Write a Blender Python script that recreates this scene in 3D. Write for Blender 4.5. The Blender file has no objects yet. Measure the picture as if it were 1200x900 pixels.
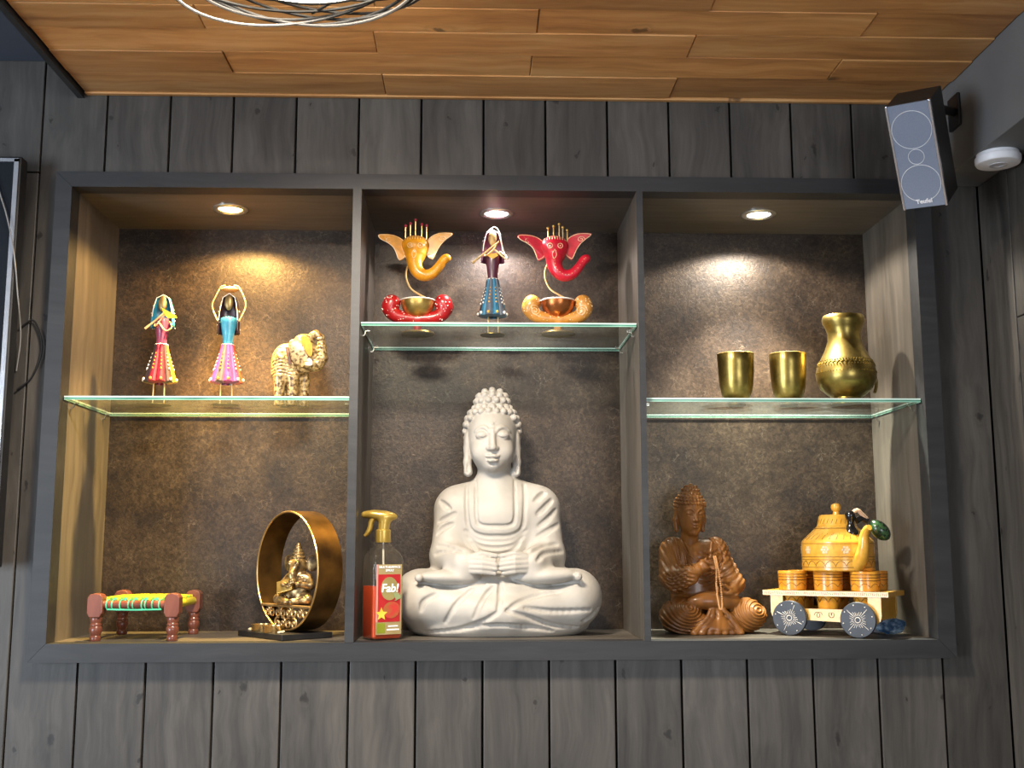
import bpy, bmesh, math, random
import numpy as np
from mathutils import Vector, Matrix, Euler

random.seed(7)
rng = np.random.default_rng(7)
SC = bpy.context.scene
COL = SC.collection
R = math.radians
PI = math.pi

# ------------------------------------------------------------------ camera
cam_d = bpy.data.cameras.new('camera')
cam_d.sensor_width = 36.0
cam_d.lens = 36.0 * 1296.8 / 1200.0
cam_d.clip_start = 0.05
cam = bpy.data.objects.new('camera', cam_d)
COL.objects.link(cam)
_yaw, _pit, _rol = 0.0343, 0.1453, -0.0020
_f = Vector((math.sin(_yaw) * math.cos(_pit), math.cos(_yaw) * math.cos(_pit), math.sin(_pit)))
_r = Vector((math.cos(_yaw), -math.sin(_yaw), 0))
_u = _r.cross(_f)
_r2 = _r * math.cos(_rol) + _u * math.sin(_rol)
_u2 = -_r * math.sin(_rol) + _u * math.cos(_rol)
cam.matrix_world = Matrix(((_r2.x, _u2.x, -_f.x, -0.0182), (_r2.y, _u2.y, -_f.y, -2.3001),
                           (_r2.z, _u2.z, -_f.z, 0.1898), (0, 0, 0, 1)))
SC.camera = cam

# ------------------------------------------------------------------ view, world, room light
vs = SC.view_settings
vs.view_transform = 'Standard'
vs.look = 'None'
vs.gamma = 1.0
vs.use_curve_mapping = False
vs.exposure = 0.0
wd = bpy.data.worlds.new('world')
SC.world = wd
wd.use_nodes = True
wd.node_tree.nodes['Background'].inputs[0].default_value = (0.80, 0.86, 1.0, 1)
wd.node_tree.nodes['Background'].inputs[1].default_value = 0.30


def area(name, loc, target, sx, sy, power, color):
    d = bpy.data.lights.new(name, 'AREA')
    d.shape = 'RECTANGLE'
    d.size, d.size_y, d.energy, d.color = sx, sy, power, color
    o = bpy.data.objects.new(name, d)
    COL.objects.link(o)
    o.location = loc
    o.rotation_euler = (Vector(target) - Vector(loc)).to_track_quat('-Z', 'Y').to_euler()
    return o


# added area light for assumed cool side daylight, unseen, left behind the camera
area('assumed_side_daylight', (-3.4, -3.2, 0.0), (-0.2, 0, 0.0), 1.6, 1.5, 150, (0.76, 0.87, 1.0))
area('added_rear_fill', (1.3, -5.2, 0.4), (0.2, 0, 0.3), 1.8, 1.4, 70, (0.92, 0.95, 1.0))  # unseen panel added behind the camera for reflections and fill


# ------------------------------------------------------------------ material helpers
def S(r, g, b):
    def l(c):
        c /= 255.0
        return c / 12.92 if c <= 0.04045 else ((c + 0.055) / 1.055) ** 2.4
    return (l(r), l(g), l(b), 1.0)


def newmat(name):
    m = bpy.data.materials.new(name)
    m.use_nodes = True
    nt = m.node_tree
    b = nt.nodes['Principled BSDF']
    return m, nt, b


def N(nt, t, **kw):
    n = nt.nodes.new(t)
    for k, v in kw.items():
        setattr(n, k, v)
    return n


def ramp(nt, stops):
    n = nt.nodes.new('ShaderNodeValToRGB')
    e = n.color_ramp.elements
    e[0].position, e[0].color = stops[0]
    e[1].position, e[1].color = stops[-1]
    for p, c in stops[1:-1]:
        x = e.new(p)
        x.color = c
    return n


def pm(name, c1, c2=None, scale=30, rough=0.5, metal=0.0, bump=0.0, stretch=(1, 1, 1), detail=4,
       coat=0.0, trans=0.0, ior=1.45, rvar=0.0, lo=0.35, hi=0.65, dist=0.001, spec=0.5, sss=0.0):
    """plain procedural material: noise between two colours, some bump"""
    m, nt, b = newmat(name)
    L = nt.links.new
    c2 = c2 or tuple(min(1, x * 0.8) for x in c1[:3]) + (1,)
    tc = N(nt, 'ShaderNodeTexCoord')
    mp = N(nt, 'ShaderNodeMapping')
    mp.inputs['Scale'].default_value = stretch
    L(tc.outputs['Object'], mp.inputs['Vector'])
    no = N(nt, 'ShaderNodeTexNoise')
    no.inputs['Scale'].default_value = scale
    no.inputs['Detail'].default_value = detail
    L(mp.outputs[0], no.inputs['Vector'])
    rp = ramp(nt, [(lo, c1), (hi, c2)])
    L(no.outputs['Fac'], rp.inputs[0])
    L(rp.outputs[0], b.inputs['Base Color'])
    b.inputs['Roughness'].default_value = rough
    b.inputs['Metallic'].default_value = metal
    b.inputs['Coat Weight'].default_value = coat
    b.inputs['Coat Roughness'].default_value = 0.12
    b.inputs['Transmission Weight'].default_value = trans
    b.inputs['IOR'].default_value = ior
    b.inputs['Specular IOR Level'].default_value = spec
    if sss:
        b.inputs['Subsurface Weight'].default_value = sss
        b.inputs['Subsurface Radius'].default_value = (0.02, 0.015, 0.01)
        b.inputs['Subsurface Scale'].default_value = 1.5
    if rvar:
        mr = N(nt, 'ShaderNodeMapRange')
        mr.inputs['To Min'].default_value = max(0.02, rough - rvar)
        mr.inputs['To Max'].default_value = min(1, rough + rvar)
        L(no.outputs['Fac'], mr.inputs['Value'])
        L(mr.outputs[0], b.inputs['Roughness'])
    if bump:
        bp = N(nt, 'ShaderNodeBump')
        bp.inputs['Strength'].default_value = bump
        bp.inputs['Distance'].default_value = dist
        L(no.outputs['Fac'], bp.inputs['Height'])
        L(bp.outputs[0], b.inputs['Normal'])
    return m


def wood(name, dark, mid, light, axis='Z', knots=True, rough=0.55, gscale=1.0, var=0.25, knot_col=None):
    """boards: grain along an axis in world space, knots, a tone of its own for every board"""
    m, nt, b = newmat(name)
    L = nt.links.new
    ge = N(nt, 'ShaderNodeNewGeometry')
    oi = N(nt, 'ShaderNodeObjectInfo')
    off = N(nt, 'ShaderNodeVectorMath', operation='SCALE')
    L(oi.outputs['Random'], off.inputs['Scale'])
    off.inputs[0].default_value = (3.1, 5.7, 7.3)
    ad = N(nt, 'ShaderNodeVectorMath', operation='ADD')
    L(ge.outputs['Position'], ad.inputs[0])
    L(off.outputs[0], ad.inputs[1])
    ai = 'XYZ'.index(axis)
    st = [1.0, 1.0, 1.0]
    st[ai] = 0.055
    mp = N(nt, 'ShaderNodeMapping')
    mp.inputs['Scale'].default_value = st
    # swirl the grain a little
    wn = N(nt, 'ShaderNodeTexNoise')
    wn.inputs['Scale'].default_value = 5.0
    wn.inputs['Detail'].default_value = 2
    L(ad.outputs[0], wn.inputs['Vector'])
    sc = N(nt, 'ShaderNodeVectorMath', operation='SCALE')
    L(wn.outputs['Color'], sc.inputs[0])
    sc.inputs['Scale'].default_value = 0.05
    ad2 = N(nt, 'ShaderNodeVectorMath', operation='ADD')
    L(ad.outputs[0], ad2.inputs[0])
    L(sc.outputs[0], ad2.inputs[1])
    L(ad2.outputs[0], mp.inputs['Vector'])
    g = N(nt, 'ShaderNodeTexNoise')
    g.inputs['Scale'].default_value = 55 * gscale
    g.inputs['Detail'].default_value = 5
    g.inputs['Roughness'].default_value = 0.6
    L(mp.outputs[0], g.inputs['Vector'])
    big = N(nt, 'ShaderNodeTexNoise')
    big.inputs['Scale'].default_value = 9
    big.inputs['Detail'].default_value = 3
    mp2 = N(nt, 'ShaderNodeMapping')
    st2 = [1.0, 1.0, 1.0]
    st2[ai] = 0.22
    mp2.inputs['Scale'].default_value = st2
    L(ad.outputs[0], mp2.inputs['Vector'])
    L(mp2.outputs[0], big.inputs['Vector'])
    mx = N(nt, 'ShaderNodeMix', data_type='FLOAT')
    mx.inputs[0].default_value = 0.45
    L(g.outputs['Fac'], mx.inputs[2])
    L(big.outputs['Fac'], mx.inputs[3])
    rp = ramp(nt, [(0.34, dark), (0.5, mid), (0.68, light)])
    L(mx.outputs[0], rp.inputs[0])
    col = rp.outputs[0]
    if knots:
        mp3 = N(nt, 'ShaderNodeMapping')
        st3 = [1.0, 1.0, 1.0]
        st3[ai] = 0.62
        mp3.inputs['Scale'].default_value = st3
        L(ad2.outputs[0], mp3.inputs['Vector'])
        vo = N(nt, 'ShaderNodeTexVoronoi', voronoi_dimensions='2D')
        vo.inputs['Scale'].default_value = 8.5 if axis == 'Z' else 3.2
        vo.inputs['Randomness'].default_value = 1.0
        sx_ = N(nt, 'ShaderNodeSeparateXYZ')
        cx_ = N(nt, 'ShaderNodeCombineXYZ')
        L(mp3.outputs[0], sx_.inputs[0])
        if axis == 'Z':
            ay = N(nt, 'ShaderNodeMath', operation='ADD')
            L(sx_.outputs[0], ay.inputs[0])
            L(sx_.outputs[1], ay.inputs[1])
            L(ay.outputs[0], cx_.inputs[0])
            L(sx_.outputs[2], cx_.inputs[1])
        else:
            L(sx_.outputs[0], cx_.inputs[0])
            L(sx_.outputs[1], cx_.inputs[1])
        kn = N(nt, 'ShaderNodeTexNoise')
        kn.inputs['Scale'].default_value = 60
        kn.inputs['Detail'].default_value = 3
        L(ad.outputs[0], kn.inputs['Vector'])
        ks_ = N(nt, 'ShaderNodeVectorMath', operation='SCALE')
        ks_.inputs['Scale'].default_value = 0.022
        L(kn.outputs['Color'], ks_.inputs[0])
        ka = N(nt, 'ShaderNodeVectorMath', operation='ADD')
        L(cx_.outputs[0], ka.inputs[0])
        L(ks_.outputs[0], ka.inputs[1])
        L(ka.outputs[0], vo.inputs['Vector'])
        vs_ = N(nt, 'ShaderNodeSeparateColor')
        L(vo.outputs['Color'], vs_.inputs[0])
        vm = N(nt, 'ShaderNodeMapRange')
        vm.inputs['To Min'].default_value = 0.75
        vm.inputs['To Max'].default_value = 3.2
        L(vs_.outputs[0], vm.inputs['Value'])
        vd_ = N(nt, 'ShaderNodeMath', operation='MULTIPLY')
        L(vo.outputs['Distance'], vd_.inputs[0])
        L(vm.outputs[0], vd_.inputs[1])
        kr = ramp(nt, [(0.0, (0.12, 0.11, 0.10, 1)), (0.05, (0.3, 0.29, 0.28, 1)), (0.07, (0.85, 0.84, 0.83, 1)), (0.1, (1.0, 1.0, 1.0, 1)), (0.13, (0.84, 0.84, 0.83, 1)), (0.19, (1, 1, 1, 1))])
        L(vd_.outputs[0], kr.inputs[0])
        km = N(nt, 'ShaderNodeMix', data_type='RGBA', blend_type='MULTIPLY')
        km.inputs[0].default_value = 0.85
        L(col, km.inputs[6])
        L(kr.outputs[0], km.inputs[7])
        col = km.outputs[2]
    hv = N(nt, 'ShaderNodeHueSaturation')
    mr = N(nt, 'ShaderNodeMapRange')
    mr.inputs['To Min'].default_value = 1 - var
    mr.inputs['To Max'].default_value = 1 + var
    L(oi.outputs['Random'], mr.inputs['Value'])
    L(mr.outputs[0], hv.inputs['Value'])
    L(col, hv.inputs['Color'])
    L(hv.outputs[0], b.inputs['Base Color'])
    b.inputs['Roughness'].default_value = rough
    bp = N(nt, 'ShaderNodeBump')
    bp.inputs['Strength'].default_value = 0.35
    bp.inputs['Distance'].default_value = 0.0012
    L(g.outputs['Fac'], bp.inputs['Height'])
    L(bp.outputs[0], b.inputs['Normal'])
    return m


def emis(name, color, strength):
    m, nt, b = newmat(name)
    b.inputs['Base Color'].default_value = color
    b.inputs['Emission Color'].default_value = color
    b.inputs['Emission Strength'].default_value = strength
    return m


def thin_glass(name, tint, haze, hazecol, refl=1.0):
    """clear pane: see-through, mirror by Fresnel, a little dust"""
    m, nt, b = newmat(name)
    nt.nodes.remove(b)
    L = nt.links.new
    out = nt.nodes['Material Output']
    tr = N(nt, 'ShaderNodeBsdfTransparent')
    tr.inputs[0].default_value = tint
    gl = N(nt, 'ShaderNodeBsdfGlossy')
    gl.inputs['Roughness'].default_value = 0.02
    fr = N(nt, 'ShaderNodeFresnel')
    fr.inputs['IOR'].default_value = 1.5
    df = N(nt, 'ShaderNodeBsdfDiffuse')
    df.inputs[0].default_value = hazecol
    tl = N(nt, 'ShaderNodeBsdfTranslucent')
    tl.inputs[0].default_value = hazecol
    dm = N(nt, 'ShaderNodeMixShader')
    dm.inputs[0].default_value = 0.5
    L(df.outputs[0], dm.inputs[1])
    L(tl.outputs[0], dm.inputs[2])
    no = N(nt, 'ShaderNodeTexNoise')
    no.inputs['Scale'].default_value = 14
    no.inputs['Detail'].default_value = 5
    tc = N(nt, 'ShaderNodeTexCoord')
    L(tc.outputs['Object'], no.inputs['Vector'])
    hz = N(nt, 'ShaderNodeMath', operation='MULTIPLY')
    hz.inputs[1].default_value = haze * 2
    L(no.outputs['Fac'], hz.inputs[0])
    m1 = N(nt, 'ShaderNodeMixShader')
    L(hz.outputs[0], m1.inputs[0])
    L(tr.outputs[0], m1.inputs[1])
    L(dm.outputs[0], m1.inputs[2])
    m2 = N(nt, 'ShaderNodeMixShader')
    gb = N(nt, 'ShaderNodeNewGeometry')
    inv_ = N(nt, 'ShaderNodeMath', operation='SUBTRACT')
    inv_.inputs[0].default_value = 1.0
    L(gb.outputs['Backfacing'], inv_.inputs[1])
    fm2 = N(nt, 'ShaderNodeMath', operation='MULTIPLY')      # mirror only on the outer skin
    L(fr.outputs[0], fm2.inputs[0])
    L(inv_.outputs[0], fm2.inputs[1])
    L(fm2.outputs[0], m2.inputs[0])
    L(m1.outputs[0], m2.inputs[1])
    L(gl.outputs[0], m2.inputs[2])
    L(m2.outputs[0], out.inputs[0])
    return m


# ------------------------------------------------------------------ mesh helpers
class MB:
    def __init__(s):
        s.v, s.f, s.mi = [], [], []

    def put(s, vs_, fs_, mi=0, M=None):
        n = len(s.v)
        for p in vs_:
            s.v.append(tuple(M @ Vector(p)) if M is not None else tuple(p))
        for f_ in fs_:
            s.f.append(tuple(i + n for i in f_))
            s.mi.append(mi)
        return s

    def box(s, x0, x1, y0, y1, z0, z1, mi=0, M=None, ch=0.0):
        if ch <= 0:
            v = [(x, y, z) for z in (z0, z1) for y in (y0, y1) for x in (x0, x1)]
            f = [(0, 2, 3, 1), (4, 5, 7, 6), (0, 1, 5, 4), (2, 6, 7, 3), (0, 4, 6, 2), (1, 3, 7, 5)]
            return s.put(v, f, mi, M)
        bm = bmesh.new()
        bmesh.ops.create_cube(bm, size=1)
        for q in bm.verts:
            q.co = Vector(((x0 + x1) / 2 + q.co.x * (x1 - x0), (y0 + y1) / 2 + q.co.y * (y1 - y0), (z0 + z1) / 2 + q.co.z * (z1 - z0)))
        bmesh.ops.bevel(bm, geom=list(bm.edges), offset=ch, segments=2, profile=0.5, affect='EDGES')
        bm.verts.index_update()
        s.put([q.co for q in bm.verts], [[q.index for q in f_.verts] for f_ in bm.faces], mi, M)
        bm.free()
        return s

    def lathe(s, prof, seg=32, mi=0, M=None, fn=None):
        """profile [(r, z)...] turned about Z"""
        v, f = [], []
        n = len(prof)
        for j in range(seg):
            a = 2 * PI * j / seg
            for r_, z in prof:
                k = fn(a, r_, z) if fn else r_
                v.append((k * math.cos(a), k * math.sin(a), z))
        for j in range(seg):
            k = (j + 1) % seg
            for i in range(n - 1):
                f.append((j * n + i, k * n + i, k * n + i + 1, j * n + i + 1))
        if prof[0][0] > 1e-6:
            f.append(tuple(j * n for j in reversed(range(seg))))
        if prof[-1][0] > 1e-6:
            f.append(tuple(j * n + n - 1 for j in range(seg)))
        return s.put(v, f, mi, M)

    def tube(s, pts, rad, seg=8, mi=0, M=None, closed=False, flat=1.0):
        pts = [Vector(p) for p in pts]
        n = len(pts)
        if not hasattr(rad, '__len__'):
            rad = [rad] * n
        v, f = [], []
        up = None
        for i in range(n):
            if closed:
                t = pts[(i + 1) % n] - pts[i - 1]
            else:
                t = pts[min(i + 1, n - 1)] - pts[max(i - 1, 0)]
            if t.length < 1e-9:
                t = Vector((0, 0, 1))
            t.normalize()
            if up is None:
                up = Vector((0, 1, 0)) if abs(t.y) < 0.9 else Vector((1, 0, 0))
            side = t.cross(up)
            if side.length < 1e-6:
                side = t.orthogonal()
            side.normalize()
            up = side.cross(t).normalized()
            for j in range(seg):
                a = 2 * PI * j / seg
                v.append(pts[i] + side * (math.cos(a) * rad[i]) + up * (math.sin(a) * rad[i] * flat))
        for i in range(n if closed else n - 1):
            i2 = (i + 1) % n
            for j in range(seg):
                k = (j + 1) % seg
                f.append((i * seg + j, i * seg + k, i2 * seg + k, i2 * seg + j))
        if not closed:
            f.append(tuple(reversed(range(seg))))
            f.append(tuple((n - 1) * seg + j for j in range(seg)))
        return s.put(v, f, mi, M)

    def ball(s, c, r, seg=10, rings=6, mi=0, M=None, sc=(1, 1, 1)):
        v, f = [], []
        c = Vector(c)
        for i in range(1, rings):
            th = PI * i / rings
            for j in range(seg):
                a = 2 * PI * j / seg
                v.append(c + Vector((r * sc[0] * math.sin(th) * math.cos(a), r * sc[1] * math.sin(th) * math.sin(a), r * sc[2] * math.cos(th))))
        t, b = len(v), len(v) + 1
        v += [c + Vector((0, 0, r * sc[2])), c - Vector((0, 0, r * sc[2]))]
        for i in range(rings - 2):
            for j in range(seg):
                k = (j + 1) % seg
                f.append((i * seg + j, (i + 1) * seg + j, (i + 1) * seg + k, i * seg + k))
        for j in range(seg):
            k = (j + 1) % seg
            f.append((t, j, k))
            f.append((b, (rings - 2) * seg + k, (rings - 2) * seg + j))
        return s.put(v, f, mi, M)

    def prism(s, outline, y0, y1, mi=0, M=None, bend=None):
        """outline [(x, z)...] pushed along Y"""
        n = len(outline)
        g = bend or (lambda x, z: 0.0)
        v = [(x, y0 + g(x, z), z) for x, z in outline] + [(x, y1 + g(x, z), z) for x, z in outline]
        ar = sum(outline[i][0] * outline[(i + 1) % n][1] - outline[(i + 1) % n][0] * outline[i][1] for i in range(n))
        idx = list(range(n))
        if ar < 0:
            idx.reverse()
        f = [tuple(idx), tuple(i + n for i in reversed(idx))]
        for a in range(n):
            i, j = idx[a], idx[(a + 1) % n]
            f.append((j, i, i + n, j + n))
        return s.put(v, f, mi, M)

    def build(s, name, mat, parent=None, smooth=False, loc=None, rot=None):
        me = bpy.data.meshes.new(name)
        me.from_pydata(s.v, [], s.f)
        mats = mat if isinstance(mat, (list, tuple)) else [mat]
        for m in mats:
            me.materials.append(m)
        if len(mats) > 1:
            me.polygons.foreach_set('material_index', s.mi)
        me.update()
        bm = bmesh.new()
        bm.from_mesh(me)
        bmesh.ops.recalc_face_normals(bm, faces=bm.faces)
        bm.to_mesh(me)
        bm.free()
        if smooth:
            me.polygons.foreach_set('use_smooth', [True] * len(me.polygons))
            me.set_sharp_from_angle(angle=R(40))
        o = bpy.data.objects.new(name, me)
        COL.objects.link(o)
        if parent:
            o.parent = parent
        if loc:
            o.location = loc
        if rot:
            o.rotation_euler = rot
        return o


def tag(o, label=None, cat=None, group=None, kind=None):
    for k, v in (('label', label), ('category', cat), ('group', group), ('kind', kind)):
        if v:
            o[k] = v
    return o


def thing(name, label, cat, loc=(0, 0, 0), rz=0.0, group=None, kind=None):
    o = bpy.data.objects.new(name, None)
    o.empty_display_size = 0.02
    COL.objects.link(o)
    o.location = loc
    o.rotation_euler = (0, 0, rz)
    return tag(o, label, cat, group, kind)


def dup(o, parent=None):
    c = o.copy()
    COL.objects.link(c)
    c.parent = parent
    for ch in o.children:
        dup(ch, c)
    return c


def arc(p, q, r, n=10):
    """smooth curve through three points (quadratic that passes through q)"""
    p, q, r = Vector(p), Vector(q), Vector(r)
    c = q * 2 - (p + r) * 0.5
    return [p * (1 - t) ** 2 + c * 2 * t * (1 - t) + r * t * t for t in [i / n for i in range(n + 1)]]


def spline(pts, n=6):
    """Catmull-Rom"""
    P = [Vector(p) for p in pts]
    P = [P[0] * 2 - P[1]] + P + [P[-1] * 2 - P[-2]]
    out = []
    for i in range(1, len(P) - 2):
        a, b, c, d = P[i - 1], P[i], P[i + 1], P[i + 2]
        for k in range(n):
            t = k / n
            out.append(0.5 * ((2 * b) + (c - a) * t + (2 * a - 5 * b + 4 * c - d) * t * t + (3 * b - a - 3 * c + d) * t ** 3))
    out.append(P[-2])
    return out


def text_mesh(name, txt, size, mat, parent, M, extrude=0.0002, align='CENTER', shear=0.0, bold=0.0):
    """writing as thin raised print; local frame: X along the text, Y up, Z out"""
    c = bpy.data.curves.new(name, 'FONT')
    c.body = txt
    c.size = size
    c.align_x = align
    c.align_y = 'CENTER'
    c.extrude = extrude
    c.offset = bold
    c.shear = shear
    c.resolution_u = 3
    t = bpy.data.objects.new(name + '_tmp', c)
    COL.objects.link(t)
    bpy.context.view_layer.update()
    me = bpy.data.meshes.new_from_object(t.evaluated_get(bpy.context.evaluated_depsgraph_get()))
    bpy.data.objects.remove(t)
    bpy.data.curves.remove(c)
    me.transform(M)
    me.materials.clear()
    me.materials.append(mat)
    me.name = name
    o = bpy.data.objects.new(name, me)
    COL.objects.link(o)
    o.parent = parent
    return o


# ------------------------------------------------------------------ sculpting: distance field -> mesh
def smin(a, b, k):
    if k <= 0:
        return np.minimum(a, b)
    h = np.maximum(k - np.abs(a - b), 0) / k
    return np.minimum(a, b) - h * h * (k * 0.25)


class Clay:
    def __init__(s, lo, hi, h):
        s.lo, s.h = np.array(lo, float), h
        s.n = np.ceil((np.array(hi) - s.lo) / h).astype(int) + 1
        s.D = np.full(s.n, 0.05, np.float32)
        s.ox = 0.0

    def grid(s, lo, hi, pad):
        sh = np.array((s.ox, 0, 0))
        lo, hi = np.array(lo, float) + sh, np.array(hi, float) + sh
        a = np.clip(np.floor((np.array(lo) - pad - s.lo) / s.h).astype(int), 0, s.n)
        b = np.clip(np.ceil((np.array(hi) + pad - s.lo) / s.h).astype(int) + 1, 0, s.n)
        sl = tuple(slice(i, j) for i, j in zip(a, b))
        ax = [(s.lo[i] + s.h * np.arange(a[i], b[i])).astype(np.float32) for i in range(3)]
        return sl, ax[0][:, None, None] - np.float32(s.ox), ax[1][None, :, None], ax[2][None, None, :]

    def _op(s, sl, d, k, sub):
        A = s.D[sl]
        if A.size == 0:
            return
        s.D[sl] = -smin(-A, d, k) if sub else smin(A, d, k)

    def ell(s, c, r, k=0.01, rot=None, sub=False):
        r = np.array(r, float)
        m = r if rot is None else np.full(3, r.max())
        sl, X, Y, Z = s.grid(np.array(c) - m, np.array(c) + m, k + 4 * s.h)
        X, Y, Z = X - c[0], Y - c[1], Z - c[2]
        if rot is not None:
            q = np.array(Euler([R(a) for a in rot]).to_matrix().transposed())
            X, Y, Z = (q[i][0] * X + q[i][1] * Y + q[i][2] * Z for i in range(3))
        k0 = np.sqrt((X / r[0]) ** 2 + (Y / r[1]) ** 2 + (Z / r[2]) ** 2)
        k1 = np.sqrt((X / r[0] ** 2) ** 2 + (Y / r[1] ** 2) ** 2 + (Z / r[2] ** 2) ** 2) + 1e-9
        s._op(sl, k0 * (k0 - 1) / k1, k, sub)
        return s

    def cap(s, a, b, ra, rb, k=0.01, sub=False):
        a, b = np.array(a, float), np.array(b, float)
        m = max(ra, rb)
        sl, X, Y, Z = s.grid(np.minimum(a, b) - m, np.maximum(a, b) + m, k + 4 * s.h)
        ba = b - a
        L2 = (ba ** 2).sum() + 1e-12
        t = np.clip(((X - a[0]) * ba[0] + (Y - a[1]) * ba[1] + (Z - a[2]) * ba[2]) / L2, 0, 1)
        d = np.sqrt((X - a[0] - ba[0] * t) ** 2 + (Y - a[1] - ba[1] * t) ** 2 + (Z - a[2] - ba[2] * t) ** 2) - (ra + (rb - ra) * t)
        s._op(sl, d, k, sub)
        return s

    def path(s, pts, rad, k=0.005, sub=False):
        if not hasattr(rad, '__len__'):
            rad = [rad] * len(pts)
        for i in range(len(pts) - 1):
            s.cap(pts[i], pts[i + 1], rad[i], rad[i + 1], k, sub)
        return s

    def cut_below(s, z):
        i = int(np.ceil((z - s.lo[2]) / s.h))
        zz = (s.lo[2] + s.h * np.arange(s.n[2])).astype(np.float32)[None, None, :]
        s.D = np.maximum(s.D, z - zz)
        return s

    def front(s, x, z):
        """y of the front (-Y) skin at x, z, or None"""
        i = int(round((x + s.ox - s.lo[0]) / s.h))
        j = int(round((z - s.lo[2]) / s.h))
        if not (0 <= i < s.n[0] and 0 <= j < s.n[2]):
            return None
        c = s.D[i, :, j]
        w = np.nonzero(c < 0)[0]
        if len(w) == 0:
            return None
        q = w[0]
        if q == 0:
            return s.lo[1]
        t = c[q - 1] / (c[q - 1] - c[q])
        return s.lo[1] + s.h * (q - 1 + t)

    def trace(s, pts, n=8, push=0.0):
        """front-view line laid on the skin"""
        out = []
        for p in spline([(x, 0, z) for x, z in pts], n):
            y = s.front(p.x, p.z)
            if y is not None:
                out.append((p.x, y + push, p.z))
        return out

    def stroke(s, pts, r, k=0.004, sub=True, push=0.0, n=6):
        t = s.trace(pts, n, push)
        if len(t) > 2:
            m = len(t)
            s.path(t, [r * (0.45 + 0.55 * math.sin(PI * (i + 0.5) / m)) for i in range(m)], k, sub)
        return s

    def mesh(s, name, mat, parent=None, loc=None, rot=None):
        D = s.D
        neg = (D < 0)
        a = [slice(0, -1), slice(1, None)]
        cnt = sum(neg[a[i], a[j], a[k]].astype(np.int8) for i in (0, 1) for j in (0, 1) for k in (0, 1))
        I = np.argwhere((cnt > 0) & (cnt < 8))
        vid = np.full(cnt.shape, -1, np.int64)
        vid[I[:, 0], I[:, 1], I[:, 2]] = np.arange(len(I))
        acc = np.zeros((len(I), 3))
        num = np.zeros(len(I))
        for ax in range(3):
            o1, o2 = [x for x in range(3) if x != ax]
            for p in (0, 1):
                for q in (0, 1):
                    A = I.copy()
                    A[:, o1] += p
                    A[:, o2] += q
                    B = A.copy()
                    B[:, ax] += 1
                    da = D[A[:, 0], A[:, 1], A[:, 2]].astype(float)
                    db = D[B[:, 0], B[:, 1], B[:, 2]].astype(float)
                    cr = (da < 0) != (db < 0)
                    t = np.where(cr, da / np.where(cr, da - db, 1), 0)
                    P = A.astype(float)
                    P[:, ax] += t
                    acc[cr] += P[cr]
                    num[cr] += 1
        V = acc / num[:, None] * s.h + s.lo
        F = []
        for ax in range(3):
            o1, o2 = (ax + 1) % 3, (ax + 2) % 3
            s0 = [slice(None)] * 3
            s1 = [slice(None)] * 3
            s0[ax], s1[ax] = slice(0, -1), slice(1, None)
            E = np.argwhere(neg[tuple(s0)] != neg[tuple(s1)])
            E = E[(E[:, o1] > 0) & (E[:, o2] > 0) & (E[:, o1] < s.n[o1] - 1) & (E[:, o2] < s.n[o2] - 1)]
            q = []
            for d1, d2 in ((-1, -1), (0, -1), (0, 0), (-1, 0)):
                C = E.copy()
                C[:, o1] += d1
                C[:, o2] += d2
                q.append(vid[C[:, 0], C[:, 1], C[:, 2]])
            q = np.stack(q, 1)
            fl = ~neg[E[:, 0], E[:, 1], E[:, 2]]
            q[fl] = q[fl][:, ::-1]
            F.append(q)
        F = np.concatenate(F)
        F = F[(F >= 0).all(1)]
        me = bpy.data.meshes.new(name)
        me.vertices.add(len(V))
        me.vertices.foreach_set('co', V.ravel())
        me.loops.add(F.size)
        me.loops.foreach_set('vertex_index', F.ravel().astype(np.int32))
        me.polygons.add(len(F))
        me.polygons.foreach_set('loop_start', np.arange(0, F.size, 4, dtype=np.int32))
        me.polygons.foreach_set('use_smooth', np.ones(len(F), bool))
        me.update(calc_edges=True)
        me.validate()
        me.materials.append(mat)
        o = bpy.data.objects.new(name, me)
        COL.objects.link(o)
        if parent:
            o.parent = parent
        if loc:
            o.location = loc
        if rot:
            o.rotation_euler = rot
        return o


# ------------------------------------------------------------------ materials
M_wall = wood('stained_wall_boards', S(46, 44, 42), S(66, 63, 59), S(86, 82, 77), 'Z', True, 0.5, var=0.12)
M_wallgap = pm('dark_gap', S(14, 13, 12), S(20, 19, 18), rough=0.9)
M_frame = wood('stained_frame_boards', S(29, 30, 32), S(37, 38, 40), S(46, 47, 49), 'X', False, 0.5, var=0.06)
M_lining = wood('stained_lining', S(70, 65, 58), S(86, 80, 72), S(102, 95, 86), 'Z', False, 0.45, var=0.05)
M_linx = wood('stained_lining_level', S(70, 65, 58), S(86, 80, 72), S(102, 95, 86), 'X', False, 0.45, var=0.05)
M_ceil = wood('oak_ceiling_boards', S(160, 108, 60), S(194, 140, 82), S(214, 168, 112), 'X', True, 0.42, var=0.2)
M_ceilup = pm('blue_grey_paint', S(70, 78, 92), S(76, 84, 98), scale=6, rough=0.7)
M_beam = pm('grey_paint', S(104, 105, 106), S(110, 111, 111), scale=8, rough=0.6)
M_black = pm('black_metal', S(22, 22, 23), S(30, 30, 31), rough=0.4)
M_white = pm('white_plastic', S(232, 232, 236), S(240, 240, 242), rough=0.35)


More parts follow.
